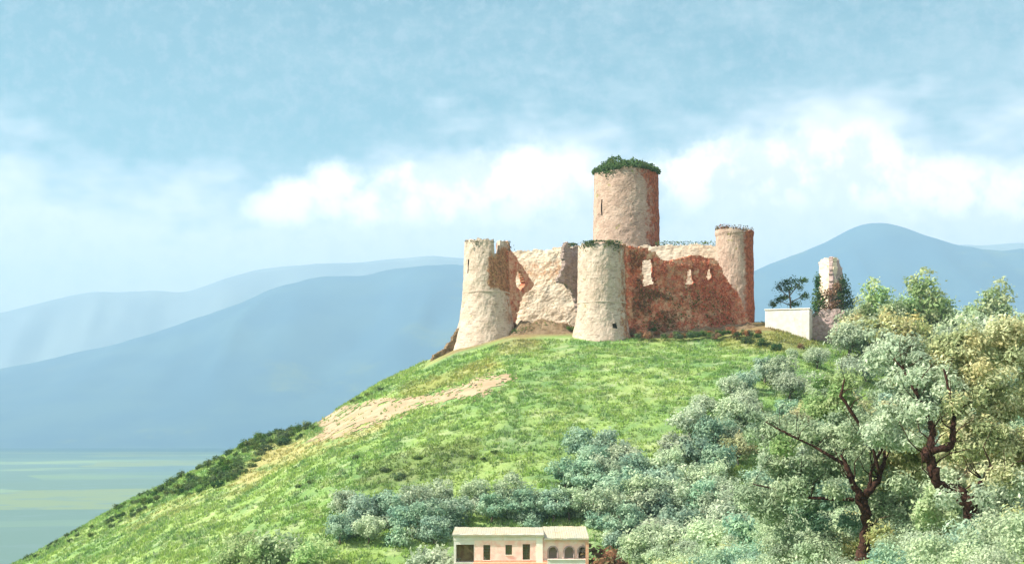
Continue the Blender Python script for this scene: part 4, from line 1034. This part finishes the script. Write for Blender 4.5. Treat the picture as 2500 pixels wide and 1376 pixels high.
# ------------------------------------------------------------------ world: sky and cumulus
AZ, EL = R(13), R(42)
sv = Vector((-math.cos(AZ)*math.cos(EL), -math.sin(AZ)*math.cos(EL), math.sin(EL)))
w = bpy.data.worlds.new('World'); scene.world = w; w.use_nodes = True; nt = w.node_tree; nt.nodes.clear()
wo = nt.nodes.new('ShaderNodeOutputWorld'); bg = nt.nodes.new('ShaderNodeBackground'); nt.links.new(bg.outputs[0], wo.inputs[0])
sky = nt.nodes.new('ShaderNodeTexSky'); sky.sky_type = 'NISHITA'; sky.sun_disc = False
sky.sun_elevation = EL; sky.sun_rotation = math.atan2(sv.x, sv.y); sky.air_density = 1.0; sky.dust_density = .6; sky.ozone_density = 1.3
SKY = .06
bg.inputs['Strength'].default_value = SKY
tc = nt.nodes.new('ShaderNodeTexCoord'); sep = nt.nodes.new('ShaderNodeSeparateXYZ'); nt.links.new(tc.outputs['Generated'], sep.inputs[0])
def mth(op, a, b_=None, c_=None):
    n = nt.nodes.new('ShaderNodeMath'); n.operation = op
    for i, x in enumerate((a, b_, c_)):
        if x is None: continue
        if isinstance(x, bpy.types.NodeSocket): nt.links.new(x, n.inputs[i])
        else: n.inputs[i].default_value = x
    return n.outputs[0]
az = mth('ARCTAN2', sep.outputs[0], sep.outputs[1]); el = mth('ARCSINE', sep.outputs[2])
def dirang(u, v):
    x, z = (u-U0)/F, (V0-v)/F; L = math.sqrt(x*x+1+z*z); return math.atan2(x, 1), math.asin(z/L)
# bumpy edge
nb = N(nt, 'ShaderNodeTexNoise', i_Scale=26.0, i_Detail=6.0, i_Roughness=.62); nt.links.new(tc.outputs['Generated'], nb.inputs['Vector'])
nb2 = N(nt, 'ShaderNodeTexNoise', i_Scale=7.0, i_Detail=4.0, i_Roughness=.6)
mp = N(nt, 'ShaderNodeMapping'); mp.inputs['Scale'].default_value = (1, 1, 2.2); nt.links.new(tc.outputs['Generated'], mp.inputs[0]); nt.links.new(mp.outputs[0], nb2.inputs['Vector'])
sepn = mth('SUBTRACT', nb.outputs[0], .5)
BL = [(690, 510, 70, 34), (740, 480, 70, 40), (820, 465, 60, 58), (900, 500, 70, 45), (1000, 465, 80, 60), (1090, 500, 60, 45), (1180, 450, 90, 62), (1290, 440, 110, 72), (1400, 450, 80, 62), (1500, 470, 90, 50),
      (1660, 430, 80, 52), (1760, 420, 120, 70), (1900, 410, 130, 72), (2050, 395, 130, 72), (2150, 430, 110, 62), (2280, 455, 120, 60), (2400, 470, 120, 55), (2560, 470, 120, 60)]
acc = None
for (u, v, ru, rv) in BL:
    a_, e_ = dirang(u, v); ru *= 1.12; rv *= 1.1 if u < 1600 else 1.02
    dx = mth('DIVIDE', mth('SUBTRACT', az, a_), ru/F); dz = mth('DIVIDE', mth('SUBTRACT', el, e_), rv/F)
    d = mth('SQRT', mth('ADD', mth('MULTIPLY', dx, dx), mth('MULTIPLY', dz, dz)))
    b_ = mth('SUBTRACT', 1.0, d)
    acc = b_ if acc is None else mth('SMOOTH_MAX', acc, b_, .25)
acc = mth('ADD', acc, mth('MULTIPLY', sepn, 1.9))
# other cumulus all round the horizon, so the sky is complete from any side
side = ramp(nt, mth('ABSOLUTE', az), .45, .7)
ring_ = mth('SUBTRACT', 1.0, mth('DIVIDE', mth('ABSOLUTE', mth('SUBTRACT', el, .17)), .07))
ring_ = mth('SUBTRACT', mth('ADD', ring_, mth('MULTIPLY', mth('SUBTRACT', nb2.outputs[0], .5), 6.0)), .5)
acc = mth('MAXIMUM', acc, mth('SUBTRACT', mth('MULTIPLY', ring_, side), mth('SUBTRACT', 1.0, side)))
over = mth('MULTIPLY', ramp(nt, mth('MAXIMUM', el, mth('MULTIPLY', sep.outputs[1], -1.0)), .42, .62), ramp(nt, nb2.outputs[0], .40, .58))   # bright broken cloud added overhead and behind, out of view, for fill light
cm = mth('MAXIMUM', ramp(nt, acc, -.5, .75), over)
# thin veil: the sky whitens below the cloud tops and towards the right
nb3 = N(nt, 'ShaderNodeTexNoise', i_Scale=16.0, i_Detail=6.0, i_Roughness=.72); nt.links.new(mp.outputs[0], nb3.inputs['Vector'])
nb4 = N(nt, 'ShaderNodeTexNoise', i_Scale=90.0, i_Detail=3.0, i_Roughness=.7); nt.links.new(tc.outputs['Generated'], nb4.inputs['Vector'])
veil = ramp(nt, mth('ADD', mth('ADD', mth('MULTIPLY', mth('SUBTRACT', nb2.outputs[0], .5), .28), mth('MULTIPLY', az, .05)), mth('MULTIPLY', el, -1.0)), -.235, -.15)
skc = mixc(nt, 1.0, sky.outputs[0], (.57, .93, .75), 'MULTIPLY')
skc = mixc(nt, mth('MULTIPLY', ramp(nt, mth('ADD', nb3.outputs[0], mth('MULTIPLY', az, .25)), .38, .80), .40), skc, (5.2, 6.0, 6.2))
skc = mixc(nt, mth('MULTIPLY', veil, .92), skc, (10.4, 9.8, 9.9))
skc = mixc(nt, mth('MULTIPLY', ramp(nt, nb4.outputs[0], .42, .7), .22), skc, (5.8, 6.0, 6.6))
cl_c = mixc(nt, ramp(nt, nb.outputs[0], .42, .6), (9.6, 8.9, 8.8), (15, 13.5, 12.2))
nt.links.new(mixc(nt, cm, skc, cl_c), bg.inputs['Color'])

# ------------------------------------------------------------------ sun, camera, view
sl = bpy.data.lights.new('sun', 'SUN'); sl.energy = 5.0; sl.angle = R(.6); sl.color = (1, .92, .80)
so = bpy.data.objects.new('sun', sl); col.objects.link(so); so.rotation_euler = sv.to_track_quat('Z', 'Y').to_euler(); so.location = (-60, -20, 90)
cam = bpy.data.cameras.new('camera'); co = bpy.data.objects.new('camera', cam); col.objects.link(co)
cam.sensor_width = 36; cam.lens = 36*F/2500; cam.shift_y = (V0-688)/2500
cam.clip_start = .5; cam.clip_end = 80000
co.location = (0, 0, 0); co.rotation_euler = (R(90), 0, 0); scene.camera = co
scene.view_settings.view_transform = 'Standard'; scene.view_settings.look = 'None'; scene.view_settings.gamma = 1
scene.view_settings.exposure = 1.3
scene.cycles.use_denoising = True
scene.cycles.max_bounces = 5; scene.cycles.diffuse_bounces = 3; scene.cycles.volume_bounces = 1; scene.cycles.transmission_bounces = 3
